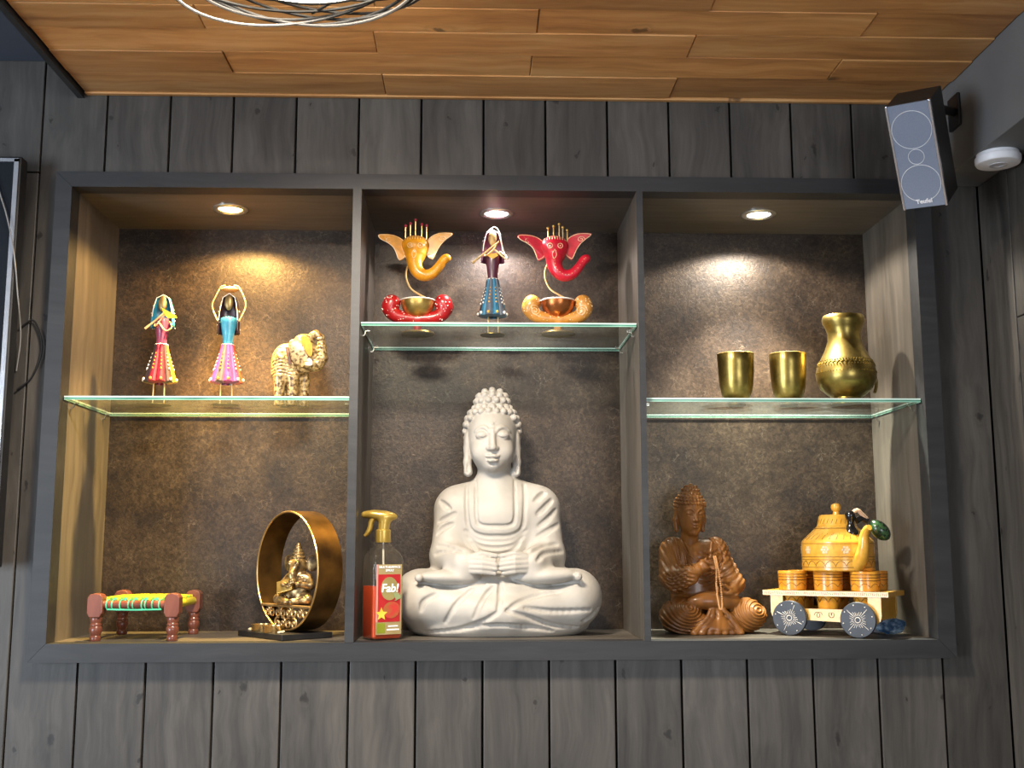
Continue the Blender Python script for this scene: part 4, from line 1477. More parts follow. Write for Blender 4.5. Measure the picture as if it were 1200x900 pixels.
# ------------------------------------------------------------------ small standing elephant
def elephant():
    t = thing('elephant_figurine', 'small white and gold elephant figurine with raised trunk', 'figurine', (-0.415, 0.155, ZL))
    SX = 0.000211
    fx = lambda x: (x - 430) * SX
    fz = lambda y: (945 - y) * 0.000213
    c = Clay((-0.07, -0.045, -0.002), (0.08, 0.045, 0.185), 0.0014)
    c.ell((fx(310), 0.0, fz(480)), (0.031, 0.028, 0.042), 0.01)
    c.ell((fx(300), 0.0, fz(600)), (0.028, 0.026, 0.024), 0.012)
    c.ell((fx(420), 0.0, fz(440)), (0.024, 0.026, 0.040), 0.012)
    for x, y in ((268, -0.016), (300, 0.016), (400, -0.016), (500, 0.014)):
        c.path([(fx(x), y, fz(640)), (fx(x), y, fz(800)), (fx(x), y, 0.003)], [0.0145, 0.0105, 0.0115], 0.006)
    c.cut_below(0.0)
    c.ell((fx(520), -0.004, fz(400)), (0.028, 0.025, 0.042), 0.012)       # head
    c.ell((fx(500), -0.004, fz(250)), (0.020, 0.018, 0.014), 0.010)
    c.path([(fx(590), -0.008, fz(500)), (fx(650), -0.010, fz(500)), (fx(700), -0.010, fz(440)), (fx(695), -0.010, fz(330)), (fx(680), -0.010, fz(230)), (fx(630), -0.010, fz(185)), (fx(595), -0.010, fz(195))], [0.018, 0.0155, 0.0125, 0.0105, 0.0088, 0.0080, 0.0075], 0.005)
    c.ell((fx(470), -0.026, fz(400)), (0.022, 0.004, 0.034), 0.004, rot=(0, -28, 10))      # ear
    for a in ([(620, 470), (720, 470)], [(630, 430), (720, 425)], [(635, 390), (715, 385)], [(640, 350), (710, 345)], [(640, 310), (705, 305)], [(640, 270), (700, 265)], [(620, 235), (690, 225)]):
        (xa, ya), (xb, yb) = a
        c.stroke([(fx(xa), fz(ya)), (fx((xa + xb) / 2), fz((ya + yb) / 2)), (fx(xb), fz(yb))], 0.0016, 0.0008)
    for k in range(5):
        c.stroke([(fx(175), fz(500 + 34 * k)), (fx(280), fz(470 + 34 * k)), (fx(400), fz(500 + 34 * k)), (fx(440), fz(560 + 20 * k))], 0.0018, 0.001)
    for k in range(3):
        q = [(fx(290) + 0.010 * (1 - k * 0.3) * math.cos(a), fz(380) + 0.010 * (1 - k * 0.3) * math.sin(a)) for a in [2 * PI * j / 12 for j in range(13)]]
        c.stroke(q, 0.0012, 0.0006, n=3)
    body = c.mesh('body', pm('white_gold_glaze', S(176, 154, 108), S(82, 60, 32), scale=150, rough=0.35, metal=0.15, lo=0.42, hi=0.6, coat=0.3), t)
    e = MB()
    ol = spline([(fx(x), 0, fz(y)) for x, y in ((490, 230), (560, 240), (610, 330), (612, 420), (585, 440), (540, 380), (500, 300), (490, 230))], 3)
    e.prism([(p.x, p.z) for p in ol][:-1], -0.0345, -0.031)
    e.build('head_cloth', paint('amber_gloss', (222, 158, 34)), t)
    for s in (-1, 1):
        MB().tube(spline([(fx(575), -0.010 + s * 0.016, fz(470)), (fx(600), -0.010 + s * 0.022, fz(520)), (fx(540), -0.010 + s * 0.024, fz(520))], 4), [0.004, 0.0042, 0.0045, 0.0045, 0.0046, 0.0045, 0.0043, 0.004, 0.003], 8).build('tusk', M_dot, t, True)
    sd = MB()
    sd.path = None
    sd.tube(spline([(fx(345), -0.031, fz(340)), (fx(365), -0.033, fz(420)), (fx(385), -0.030, fz(520))], 5), 0.0038, 8, flat=0.5)
    sd.build('girth_strap', paint('umber', (96, 62, 40)), t, True)


elephant()


# ------------------------------------------------------------------ brass cups and jug
def cup(x, y, label):
    t = thing('brass_cup', label, 'cup', (x, y, ZR), 0, 'brass cups')
    prof = [(0.0, 0.0), (0.0190, 0.0), (0.0205, 0.002), (0.0195, 0.0055), (0.0180, 0.008), (0.0270, 0.015), (0.0330, 0.027), (0.0370, 0.045), (0.0392, 0.070), (0.0402, 0.098), (0.0412, 0.1165), (0.0405, 0.1180), (0.0390, 0.1160), (0.0378, 0.095), (0.0362, 0.065), (0.0335, 0.040), (0.0270, 0.022), (0.0, 0.016)]
    MB().lathe(prof, 48).build('body', M_brass, t, True)
    MB().tube([(0.0405 * math.cos(a), 0.0405 * math.sin(a), 0.1172) for a in [2 * PI * q / 48 for q in range(48)]], 0.0011, 6, closed=True).build('rim', M_gold, t, True)
    return t


cup(0.567, 0.129, 'plain brass cup at the far side of its twin from the jug')
cup(0.684, 0.127, 'plain brass cup standing next to the brass jug')

jug = thing('brass_jug', 'round-bellied brass jug with pinched lip and engraved band', 'jug', (0.806, 0.100, ZR), R(0))
jp = [(0.0, 0.0), (0.0335, 0.0), (0.0345, 0.004), (0.0315, 0.012), (0.0310, 0.016), (0.0430, 0.024), (0.0560, 0.036), (0.0635, 0.052), (0.0655, 0.068), (0.0620, 0.086), (0.0530, 0.104), (0.0430, 0.124), (0.0365, 0.144), (0.0355, 0.160), (0.0395, 0.174), (0.0438, 0.184), (0.0445, 0.191), (0.0425, 0.198), (0.0405, 0.2005), (0.0385, 0.198), (0.0400, 0.190), (0.0340, 0.170), (0.0330, 0.150), (0.0, 0.120)]


def lip(a, r_, z):
    k = max(0.0, (z - 0.15) / 0.05)
    return r_ * (1 + k * 0.05 * math.cos(2 * (a - PI)) + k * 0.05 * max(0, math.cos(a - PI)) ** 6)


MB().lathe(jp, 64, fn=lip).build('body', M_brass, jug, True)
bd = MB()
for z, r_ in ((0.0850, 0.0627), (0.0965, 0.0578), (0.070, 0.0656)):
    for k in range(60):
        a = 2 * PI * k / 60
        bd.ball((r_ * math.cos(a), r_ * math.sin(a), z), 0.0013, 6, 4)
zz = [(0.060 - 0.004 * (k % 2)) for k in range(80)]
bd.tube([((0.0605 + 0.0012 - 0.0022 * (k % 2)) * math.cos(2 * PI * k / 80), (0.0605 + 0.0012 - 0.0022 * (k % 2)) * math.sin(2 * PI * k / 80), 0.0885 + 0.0045 * (k % 2)) for k in range(80)], 0.0009, 5, closed=True)
bd.build('engraved_band', M_brass, jug, True)
hd_ = spline([(0.050, 0.022, 0.098), (0.066, 0.030, 0.094), (0.078, 0.036, 0.074), (0.080, 0.036, 0.050), (0.074, 0.033, 0.032)], 6)
MB().tube(hd_, 0.0035, 8).build('handle', M_brass, jug, True)


# ------------------------------------------------------------------ toy rope bed
M_redwood = pm('lacquered_red_wood', S(128, 74, 56), S(98, 52, 38), scale=30, stretch=(1, 1, 0.3), rough=0.35, coat=0.3)
bed = thing('toy_rope_bed', 'miniature wooden rope bed with turned legs and yellow green woven top', 'toy bed', (-0.711, 0.118, 0.0))
bw_, bd_ = 0.0775, 0.086
legp = [(0.0, 0.0), (0.0115, 0.0), (0.0125, 0.003), (0.0120, 0.009), (0.0105, 0.011), (0.0118, 0.014), (0.0140, 0.020), (0.0140, 0.026), (0.0118, 0.0295), (0.0128, 0.031), (0.0128, 0.033), (0.0112, 0.036), (0.0130, 0.041), (0.0135, 0.046), (0.0115, 0.050), (0.0, 0.050)]
for sx in (-1, 1):
    for sy in (-1, 1):
        lg = MB().lathe([(r_ * 0.9, z) for r_, z in legp], 20).build('leg', M_redwood, bed, True, loc=(sx * bw_, sy * bd_, 0))
        hb = MB()
        ol = [(-0.0152, 0.056), (-0.0105, 0.0475), (0.0105, 0.0475), (0.0152, 0.056), (0.0152, 0.087), (0.011, 0.0935), (0.0, 0.0960), (-0.011, 0.0935), (-0.0152, 0.087)]
        hb.prism(ol, -0.0145, 0.0145)
        o = hb.build('post_block', M_redwood, lg)
        bv = o.modifiers.new('bevel', 'BEVEL')
        bv.width, bv.segments = 0.0016, 2
for sy in (-1, 1):
    MB().tube([(-bw_ + 0.01, sy * bd_, 0.0725), (bw_ - 0.01, sy * bd_, 0.0725)], 0.0085, 12).build('rail', M_redwood, bed, True)
for sx in (-1, 1):
    MB().tube([(sx * bw_, -bd_ + 0.01, 0.0725), (sx * bw_, bd_ - 0.01, 0.0725)], 0.0085, 12).build('rail', paint('yellow_cord', (206, 200, 40)), bed, True)
cords = [('yellow_cord', (206, 200, 40)), ('lime_cord', (120, 190, 60)), ('mint_cord', (90, 214, 164)), ('yellow_cord', (206, 200, 40))]
for k in range(17):
    x = -0.057 + k * 0.0071
    cm = MB()
    cm.tube([(x, -bd_ + 0.002, 0.0830), (x + 0.002 * math.sin(k), 0, 0.0795), (x, bd_ - 0.002, 0.0830)], 0.0032, 8)
    cm.build('cord', paint(*cords[(k * 7) % 3 if k % 3 else 0]), bed, True)
for sy in (-1, 1):
    for x in (-0.054, -0.043, -0.027, -0.010, -0.001, 0.017, 0.024, 0.038, 0.052):
        MB().tube([(x + 0.002 * math.cos(a), sy * bd_ + 0.0100 * math.cos(a), 0.0725 + 0.0100 * math.sin(a)) for a in [2 * PI * q / 14 for q in range(14)]], 0.0014, 6, closed=True).build('cord_loop', paint('mint_cord', (90, 214, 164)), bed, True)
for k in range(9):
    y = -0.070 + k * 0.0175
    MB().tube([(-bw_, y, 0.0830), (-0.03, y, 0.0850), (0.03, y, 0.0850), (bw_, y, 0.0830)], 0.0030, 8).build('cross_cord', paint(*(('yellow_cord', (206, 200, 40)) if k % 3 else ('lime_cord', (120, 190, 60)))), bed, True)
MB().tube([(-0.055, -bd_ - 0.006, 0.0632), (0.0, -bd_ - 0.007, 0.0620), (0.055, -bd_ - 0.006, 0.0630)], 0.0018, 6).build('cord_loop', paint('mint_cord', (90, 214, 164)), bed, True)

# ------------------------------------------------------------------ brass hoop with a little seated elephant god
M_ringb = pm('dark_bronze', S(128, 94, 46), S(72, 52, 28), scale=14, rough=0.36, metal=0.85, bump=0.05)
M_ringin = M_ringb
AX = R(-50)          # the hoop looks to the front left
hp = thing('hoop_ornament', 'bronze hoop candle stand with a small seated elephant god on a black plinth', 'ornament', (-0.423, 0.112, 0.0006), AX)
OX, OY = 0.018, 0.024
MB().box(-0.092, 0.092, -0.055, 0.065, 0.0, 0.0115, ch=0.001).build('plinth', pm('black_slate', S(26, 26, 27), S(36, 36, 37), rough=0.35), hp)
RR, HZ, HD = 0.1260, 0.1385, 0.058
prof = [(RR - 0.0045, -HD / 2), (RR, -HD / 2), (RR, HD / 2), (RR - 0.0045, HD / 2), (RR - 0.0045, -HD / 2)]
v, f = [], []
n = 72
for j in range(n):
    a = 2 * PI * j / n
    for r_, y in prof[:4]:
        v.append((OX + r_ * math.cos(a), y + OY, HZ + r_ * math.sin(a)))
for j in range(n):
    k = (j + 1) % n
    for i in range(4):
        f.append((j * 4 + i, k * 4 + i, k * 4 + (i + 1) % 4, j * 4 + (i + 1) % 4))
hoop = MB().put(v, f).build('hoop', M_ringb, hp, True)
MB().tube([(OX + (RR - 0.002) * math.cos(a), OY - HD / 2 - 0.0003, HZ + (RR - 0.002) * math.sin(a)) for a in [2 * PI * q / 72 for q in range(72)]], 0.0022, 6, closed=True).build('front_rim', pm('pale_brass_rim', S(196, 164, 110), S(170, 138, 88), rough=0.35, metal=0.8), hoop, True)
zc_ = 0.066
hw = math.sqrt((RR - 0.004) ** 2 - (HZ - zc_) ** 2)
MB().box(OX - hw, OX + hw, OY - HD / 2 + 0.002, OY + HD / 2 - 0.002, zc_ - 0.003, zc_).build('shelf', M_ringb, hp)
# fretwork panel: little scrolls below the shelf
M_fret = pm('fret_brass', S(170, 142, 98), S(140, 114, 76), rough=0.4, metal=0.6)
MB().tube([(OX - hw, OY - HD / 2, zc_ - 0.001), (OX + hw, OY - HD / 2, zc_ - 0.001)], 0.003, 6).build('fret_bar', M_fret, hp, True)
fy = OY - HD / 2 + 0.001
for k in range(8):
    x = -0.077 + k * 0.022
    depth = math.sqrt(max(0.0, (RR - 0.004) ** 2 - x * x)) - (HZ - zc_)
    for h_ in range(max(1, int((depth + 0.004) / 0.023))):
        zz_ = zc_ - 0.0145 - h_ * 0.023
        sg = 1 if (k + h_) % 2 else -1
        pts = [(OX + x + sg * 0.0125 * (1 - q / 24) * math.cos(q * 0.42 + 1.2), fy, zz_ + 0.0125 * (1 - q / 24) * math.sin(q * 0.42 + 1.2)) for q in range(22)]
        MB().tube(pts, 0.0024, 6).build('fret_scroll', M_fret, hp, True)


def little_ganesha():
    c = Clay((-0.055, -0.045, -0.002), (0.055, 0.045, 0.135), 0.0013)
    c.ell((0, 0.004, 0.030), (0.028, 0.022, 0.030), 0.008)
    for s in (-1, 1):
        c.cap((s * 0.016, 0.0, 0.014), (s * 0.036, -0.016, 0.013), 0.015, 0.011, 0.006)
        c.cap((s * 0.036, -0.016, 0.012), (s * 0.010, -0.028, 0.009), 0.010, 0.0075, 0.004)
        c.ell((s * 0.006, -0.032, 0.008), (0.009, 0.006, 0.006), 0.003)
        c.cap((s * 0.024, 0.004, 0.056), (s * 0.036, -0.006, 0.040), 0.0095, 0.008, 0.005)
        c.cap((s * 0.036, -0.006, 0.040), (s * 0.018, -0.026, 0.044), 0.008, 0.006, 0.004)
        c.ell((s * 0.030, 0.010, 0.088), (0.015, 0.004, 0.018), 0.003, rot=(0, s * 15, s * 20))
        c.ell((s * 0.010, -0.018, 0.088), (0.004, 0.003, 0.004), 0.002)
    c.ell((0, 0.002, 0.056), (0.026, 0.018, 0.018), 0.008)
    c.ell((0, -0.002, 0.084), (0.019, 0.018, 0.018), 0.006)
    c.path([(0, -0.014, 0.078), (0.002, -0.024, 0.064), (0.004, -0.026, 0.050), (-0.004, -0.027, 0.040), (-0.012, -0.027, 0.044)], [0.0095, 0.0080, 0.0068, 0.0058, 0.0045], 0.004)
    for i, (r_, z) in enumerate(((0.016, 0.100), (0.0135, 0.107), (0.0105, 0.114), (0.0075, 0.121), (0.004, 0.127))):
        c.ell((0, 0.0, z), (r_, r_, 0.0055), 0.0015)
    for k in range(4):
        c.stroke([(-0.020, 0.060 - 0.006 * k), (0, 0.054 - 0.006 * k), (0.020, 0.060 - 0.006 * k)], 0.0012, 0.0006)
    for k in range(3):
        for s in (-1, 1):
            c.stroke([(s * 0.012, 0.018 - 0.004 * k), (s * 0.026, 0.022 - 0.005 * k), (s * 0.040, 0.016 - 0.004 * k)], 0.0011, 0.0006)
    c.cut_below(0.0)
    fg = c.mesh('deity_figure', pm('silver_gold_figure', S(178, 150, 102), S(86, 70, 52), scale=90, rough=0.34, metal=0.75), hp, loc=(OX + 0.004, OY - 0.004, zc_), rot=(0, 0, R(26)))
    MB().box(-0.024, 0.014, -0.040, -0.034, 0.020, 0.046, M=Matrix.Rotation(R(-14), 4, 'Y') @ Matrix.Rotation(R(-18), 4, 'X'), ch=0.001).build('tablet', M_gold, fg)


little_ganesha()
for x, y in ((-0.035, -0.030), (0.022, -0.034)):
    MB().lathe([(0.0, 0.0), (0.020, 0.0), (0.021, 0.002), (0.0215, 0.013), (0.0225, 0.0145), (0.0205, 0.0145), (0.0195, 0.004), (0.0, 0.004)], 32).build('tealight_dish', pm('dish_brass', S(206, 180, 130), S(170, 140, 90), rough=0.25, metal=0.9), hp, True, loc=(x, y, 0.0115))
for k in range(14):
    a = random.uniform(0, 6.28)
    x = random.choice((-0.062, -0.055, -0.008, -0.003, 0.048, 0.054, 0.060, -0.070)) + random.uniform(-0.004, 0.004)
    MB().ball((0, 0, 0), 0.0045, 8, 6, sc=(random.uniform(0.8, 1.2), random.uniform(0.7, 1), 0.65)).build('pebble', pm('pebble_%d' % k, S(206, 196, 170), S(166, 150, 120), rough=0.6), hp, True, loc=(x, random.uniform(-0.047, -0.020), 0.0142), rot=(0, 0, a))

# ------------------------------------------------------------------ spray bottle
bt = thing('spray_bottle', 'clear spray bottle of orange cleaner with red label and gold trigger', 'bottle', (-0.2075, 0.042, 0.0006), R(30))
M_clear = thin_glass('clear_plastic', (0.93, 0.93, 0.90, 1), 0.05, S(200, 190, 170))
M_juice = pm('orange_liquid', S(186, 62, 14), S(172, 52, 10), scale=12, rough=0.15, trans=0.0, ior=1.33)
M_trig = pm('gold_plastic', S(176, 148, 70), S(160, 132, 58), rough=0.28, metal=0.45, coat=0.2)
hx, hy = 0.0355, 0.0300


def rrect(hx_, hy_, r_, z, n_=5):
    out = []
    for cx, cy, a0 in ((hx_ - r_, hy_ - r_, 0), (-hx_ + r_, hy_ - r_, 90), (-hx_ + r_, -hy_ + r_, 180), (hx_ - r_, -hy_ + r_, 270)):
        for i in range(n_ + 1):
            a = R(a0 + 90 * i / n_)
            out.append((cx + r_ * math.cos(a), cy + r_ * math.sin(a), z))
    return out


def loft(sections):
    n_ = len(sections[0])
    v_ = [p for s_ in sections for p in s_]
    f_ = [tuple(reversed(range(n_)))]
    for i in range(len(sections) - 1):
        for j in range(n_):
            k = (j + 1) % n_
            f_.append((i * n_ + j, i * n_ + k, (i + 1) * n_ + k, (i + 1) * n_ + j))
    f_.append(tuple((len(sections) - 1) * n_ + j for j in range(n_)))
    return MB().put(v_, f_)


loft([rrect(hx - 0.003, hy - 0.003, 0.006, 0.0), rrect(hx, hy, 0.008, 0.004), rrect(hx, hy, 0.008, 0.155), rrect(hx - 0.001, hy - 0.001, 0.008, 0.166), rrect(hx - 0.006, hy - 0.005, 0.010, 0.177), rrect(hx - 0.014, hy - 0.011, 0.011, 0.186), rrect(0.0145, 0.0130, 0.0125, 0.194), rrect(0.0135, 0.0130, 0.0125, 0.204)]).build('bottle_body', M_clear, bt, True)
loft([rrect(hx - 0.005, hy - 0.005, 0.006, 0.0025), rrect(hx - 0.0022, hy - 0.0022, 0.007, 0.006), rrect(hx - 0.0022, hy - 0.0022, 0.007, 0.108)]).build('liquid', M_juice, bt, True)
col = MB().lathe([(0.0, 0.197), (0.0158, 0.197), (0.0162, 0.199), (0.0160, 0.222), (0.0135, 0.224), (0.0, 0.224)], 32, fn=lambda a, r_, z: r_ * (1 + 0.012 * math.cos(24 * a)) if 0.199 < z < 0.2225 else r_).build('collar', M_trig, bt, True)
hd2 = Clay((-0.055, -0.02, 0.215), (0.05, 0.02, 0.275), 0.0012)
hd2.cap((0, 0, 0.222), (0.002, 0, 0.238), 0.0120, 0.0125, 0.006)
hd2.ell((-0.002, 0, 0.252), (0.031, 0.0135, 0.0115), 0.008, rot=(0, 4, 0))
hd2.ell((-0.024, 0, 0.2555), (0.018, 0.0105, 0.0085), 0.006)
hd2.cap((-0.034, 0, 0.2550), (-0.0405, 0, 0.2545), 0.0075, 0.0068, 0.002)
sp_ = hd2.mesh('sprayer_head', M_trig, bt, rot=(0, 0, R(-28)))
MB().tube(spline([(-0.020, 0, 0.249), (-0.026, 0, 0.238), (-0.028, 0, 0.226), (-0.033, 0, 0.216), (-0.039, 0, 0.210)], 4), [0.0058] * 12 + [0.0052, 0.0048, 0.0044, 0.0040, 0.0034], 10, flat=1.3).build('trigger', M_trig, sp_, True)
MB().tube([(0, 0, 0.20), (0.003, 0.002, 0.10), (0.008, 0.003, 0.01)], 0.0022, 8).build('dip_tube', pm('frosted_tube', S(220, 214, 200), S(206, 198, 184), rough=0.4), bt, True)
# label wraps the front face
yl = -hy - 0.0006
lb = MB().box(-0.0285, 0.0290, yl, yl + 0.0005, 0.011, 0.152).build('label', pm('label_gold', S(160, 144, 100), S(146, 128, 86), rough=0.4), bt)
MB().box(-0.0245, 0.0255, yl - 0.0003, yl, 0.036, 0.132).build('red_panel', pm('label_red', S(172, 40, 42), S(156, 32, 38), scale=40, rough=0.4), lb)
MB().box(-0.0285, -0.0255, yl - 0.0004, yl, 0.036, 0.152).build('pink_stripe', pm('label_pink', S(226, 150, 150), S(214, 132, 134), rough=0.4), lb)


def disc(cx, cz, rx, rz_, y, n_=28, rot=0.0):
    o = []
    for k in range(n_):
        a = 2 * PI * k / n_
        x, z = rx * math.cos(a), rz_ * math.sin(a)
        o.append((cx + x * math.cos(rot) - z * math.sin(rot), cz + x * math.sin(rot) + z * math.cos(rot)))
    return o


MB().prism(disc(0.001, 0.103, 0.0195, 0.0235, 0), yl - 0.0006, yl - 0.0003).build('roundel', pm('label_olive', S(150, 138, 88), S(136, 124, 76), rough=0.4), lb)
MB().prism(disc(0.006, 0.060, 0.0190, 0.0165, 0, rot=0.3), yl - 0.0008, yl - 0.0003).build('mango', pm('mango_print', S(186, 60, 52), S(112, 120, 54), scale=28, rough=0.4, lo=0.4, hi=0.6), lb)
star = []
for k in range(10):
    a = PI / 2 + k * PI / 5
    r_ = 0.0135 if k % 2 == 0 else 0.0062
    star.append((-0.0165 + r_ * math.cos(a), 0.052 + r_ * math.sin(a)))
MB().prism(star, yl - 0.0012, yl - 0.0004).build('star_fruit', pm('star_yellow', S(238, 206, 84), S(224, 186, 60), rough=0.4), lb)
lf = MB()
for k in range(6):
    a = 0.5 + 0.28 * k
    bx_, bz_ = 0.012 + 0.001 * k, 0.078
    lf.prism([(bx_, bz_), (bx_ + 0.013 * math.cos(a) - 0.0022 * math.sin(a), bz_ + 0.013 * math.sin(a) + 0.0022 * math.cos(a)), (bx_ + 0.020 * math.cos(a), bz_ + 0.020 * math.sin(a)), (bx_ + 0.013 * math.cos(a) + 0.0022 * math.sin(a), bz_ + 0.013 * math.sin(a) - 0.0022 * math.cos(a))], yl - 0.0010 - 0.0001 * k, yl - 0.0006)
lfo = lf.build('leaf_print', pm('leaf_green', S(120, 140, 92), S(150, 160, 116), rough=0.4), lb)
lfo['kind'] = 'stuff'
MB().box(-0.0255, -0.0080, yl - 0.0004, yl, 0.014, 0.034).build('green_corner', pm('label_green', S(132, 140, 40), S(118, 126, 32), rough=0.4), lb)
TX = lambda x, z: Matrix.Translation((x, yl - 0.0009, z)) @ Matrix.Rotation(R(90), 4, 'X')
text_mesh('lettering', 'Fab!', 0.0235, M_white, lb, TX(0.0015, 0.1035), 0.0003, shear=0.15, bold=0.0005)
text_mesh('lettering', 'MULTI-SURFACE', 0.0066, M_white, lb, TX(0.001, 0.1465), 0.0002, bold=0.0002)
text_mesh('lettering', 'SPRAY', 0.0066, M_white, lb, TX(0.001, 0.1395), 0.0002, bold=0.0002)
for zz_, w_ in ((0.0275, 0.011), (0.0205, 0.014)):        # two lines of print too small to read
    MB().box(0.010 - w_, 0.010 + w_, yl - 0.0004, yl, zz_ - 0.0014, zz_ + 0.0014).build('print_line', M_white, lb)

# ------------------------------------------------------------------ painted tea cart
M_yel = pm('yellow_lacquer', S(222, 170, 66), S(206, 148, 48), scale=60, rough=0.28, coat=0.5)
M_yel2 = pm('yellow_lacquer_light', S(230, 186, 96), S(214, 164, 74), scale=90, rough=0.35, coat=0.3)
M_ink = pm('brown_ink', S(96, 60, 20), S(120, 76, 28), rough=0.5)
M_wheel = pm('charcoal_wheel', S(58, 62, 70), S(46, 50, 56), rough=0.45)
CA = R(-34)
cart = thing('toy_cart', 'yellow painted wooden cart with charcoal wheels carrying kettle and cups', 'toy cart', (0.759, 0.110, 0.0006), CA)
CL, CW, CZ0, CZ1 = 0.133, 0.070, 0.083, 0.0935
wr_ = 0.0365
# deck with six cup holes
cups_xy = [(x, y) for y in (-0.033, 0.033) for x in (-0.078, 0.0, 0.078)]
dk = bmesh.new()


def deck_mesh():
    mb = MB()
    # deck as strips around square cells with round holes
    xs = [-CL, -0.1145, -0.0415, 0.0415, 0.1145, CL]
    hr = 0.0283
    for iy, cy in enumerate((-0.033, 0.033)):
        for cx in (-0.078, 0.0, 0.078):
            x0 = -CL if cx < 0 else (cx - 0.039)
            x1 = CL if cx > 0 else (cx + 0.039)
            y0, y1 = (-CW, 0.0) if cy < 0 else (0.0, CW)
            n_ = 40
            inner, outer = [], []
            for k in range(n_):
                a = 2 * PI * k / n_
                dx, dy = math.cos(a), math.sin(a)
                inner.append((cx + hr * dx, cy + hr * dy))
                tx = ((x1 - cx) / dx) if dx > 1e-9 else ((x0 - cx) / dx if dx < -1e-9 else 1e9)
                ty = ((y1 - cy) / dy) if dy > 1e-9 else ((y0 - cy) / dy if dy < -1e-9 else 1e9)
                q_ = min(tx, ty)
                outer.append((cx + q_ * dx, cy + q_ * dy))
            v_ = [(x, y, CZ1) for x, y in inner] + [(x, y, CZ1) for x, y in outer] + [(x, y, CZ0) for x, y in inner] + [(x, y, CZ0) for x, y in outer]
            f_ = []
            for k in range(n_):
                j = (k + 1) % n_
                f_ += [(k, j, n_ + j, n_ + k), (2 * n_ + j, 2 * n_ + k, 3 * n_ + k, 3 * n_ + j), (j, k, 2 * n_ + k, 2 * n_ + j), (n_ + k, n_ + j, 3 * n_ + j, 3 * n_ + k)]
            # square corners
            for sx, sy in ((x0, y0), (x1, y0), (x1, y1), (x0, y1)):
                pass
            mb.put(v_, f_)
            for (px_, py_) in ((x0, y0), (x1, y0), (x1, y1), (x0, y1)):
                near = sorted(range(n_), key=lambda k: (outer[k][0] - px_) ** 2 + (outer[k][1] - py_) ** 2)[:2]
                a_, b_ = outer[near[0]], outer[near[1]]
                mb.put([(px_, py_, CZ1), (a_[0], a_[1], CZ1), (b_[0], b_[1], CZ1), (px_, py_, CZ0), (a_[0], a_[1], CZ0), (b_[0], b_[1], CZ0)],
                       [(0, 1, 2), (3, 5, 4), (0, 3, 4, 1), (1, 4, 5, 2), (2, 5, 3, 0)])
    return mb


deck_mesh().build('deck', M_yel, cart)
dk.free()
# side frames: low board between the axles, upright ends
for sy in (-1, 1):
    y0, y1 = (sy * (CW - 0.009), sy * (CW - 0.003))
    y0, y1 = min(y0, y1), max(y0, y1)
    ol = [(-0.117, CZ0), (-0.117, 0.047), (-0.114, 0.038), (-0.107, 0.034), (-0.098, 0.034), (0.098, 0.028), (0.107, 0.028), (0.114, 0.034), (0.117, 0.045), (0.117, CZ0), (0.090, CZ0), (0.090, 0.056), (-0.090, 0.056), (-0.090, CZ0)]
    sf = MB().prism(ol, y0, y1).build('side_frame', M_yel2, cart)
    for cxx in (-0.006, 0.006):
        pts = [(cxx + math.copysign(1, cxx) * (0.004 + 0.008 * (q / 16)) * 1.0 + 0.0045 * math.cos(q * 0.6), (y0 if sy < 0 else y1) - 0.0003 * (1 if sy < 0 else -1), 0.044 + 0.0055 * math.sin(q * 0.6)) for q in range(17)]
        MB().tube(pts, 0.0006, 5).build('painted_scroll', M_ink, sf, True)
for sx in (-1, 1):
    ol = [(-CW + 0.009, CZ0), (-CW + 0.009, 0.045), (-CW + 0.013, 0.036), (CW - 0.013, 0.036), (CW - 0.009, 0.045), (CW - 0.009, CZ0)]
    Mx = Matrix.Translation((sx * 0.113, 0, 0)) @ Matrix.Rotation(R(90), 4, 'Z')
    MB().prism(ol, -0.003, 0.003, M=Mx).build('end_board', M_yel, cart)
for x in (-0.072, 0.072):
    MB().tube([(x, -CW - 0.004, wr_), (x, CW + 0.004, wr_)], 0.004, 10).build('axle', M_yel2, cart, True)
    for sy in (-1, 1):
        Mx = Matrix.Translation((x, sy * (CW + 0.007), wr_)) @ Matrix.Rotation(R(90), 4, 'X')
        wl = MB().lathe([(0.0, -0.005), (wr_ - 0.001, -0.005), (wr_, -0.004), (wr_, 0.004), (wr_ - 0.001, 0.005), (0.0, 0.005)], 48, M=Mx).build('wheel', M_wheel, cart, True)
        ry = sy * (CW + 0.0125)
        pm_ = MB()
        rot0 = 0.35 if x < 0 else 0.05
        pm_.tube([(x + 0.0055 * math.cos(a), ry, wr_ + 0.0055 * math.sin(a)) for a in [2 * PI * q / 16 for q in range(16)]], 0.0009, 5, closed=True)
        for k in range(24):
            a = 2 * PI * k / 24 + rot0
            b4 = abs(math.cos(2 * (a - rot0)))
            r1_ = 0.014 + 0.013 * (1 - b4) ** 1.6 + (0.002 if k % 2 else 0)
            pm_.tube([(x + 0.0085 * math.cos(a), ry, wr_ + 0.0085 * math.sin(a)), (x + r1_ * math.cos(a), ry, wr_ + r1_ * math.sin(a))], 0.00055, 4)
        for k in range(8):
            a = 2 * PI * k / 8 + rot0 + 0.2
            pm_.ball((x + 0.0305 * math.cos(a), ry, wr_ + 0.0305 * math.sin(a)), 0.0014, 6, 4)
        po_ = pm_.build('painted_star', M_dot, wl, True)
        po_['kind'] = 'stuff'
# dashes along the deck edge
dz = MB()
for k in range(64):
    x = -CL + 0.004 + k * (2 * CL - 0.008) / 63
    dz.tube([(x, -CW - 0.0003, CZ0 + 0.002), (x + 0.002, -CW - 0.0003, CZ1 - 0.002)], 0.0004, 4)
dzo = dz.build('painted_dashes', M_ink, cart)
dzo['kind'] = 'stuff'

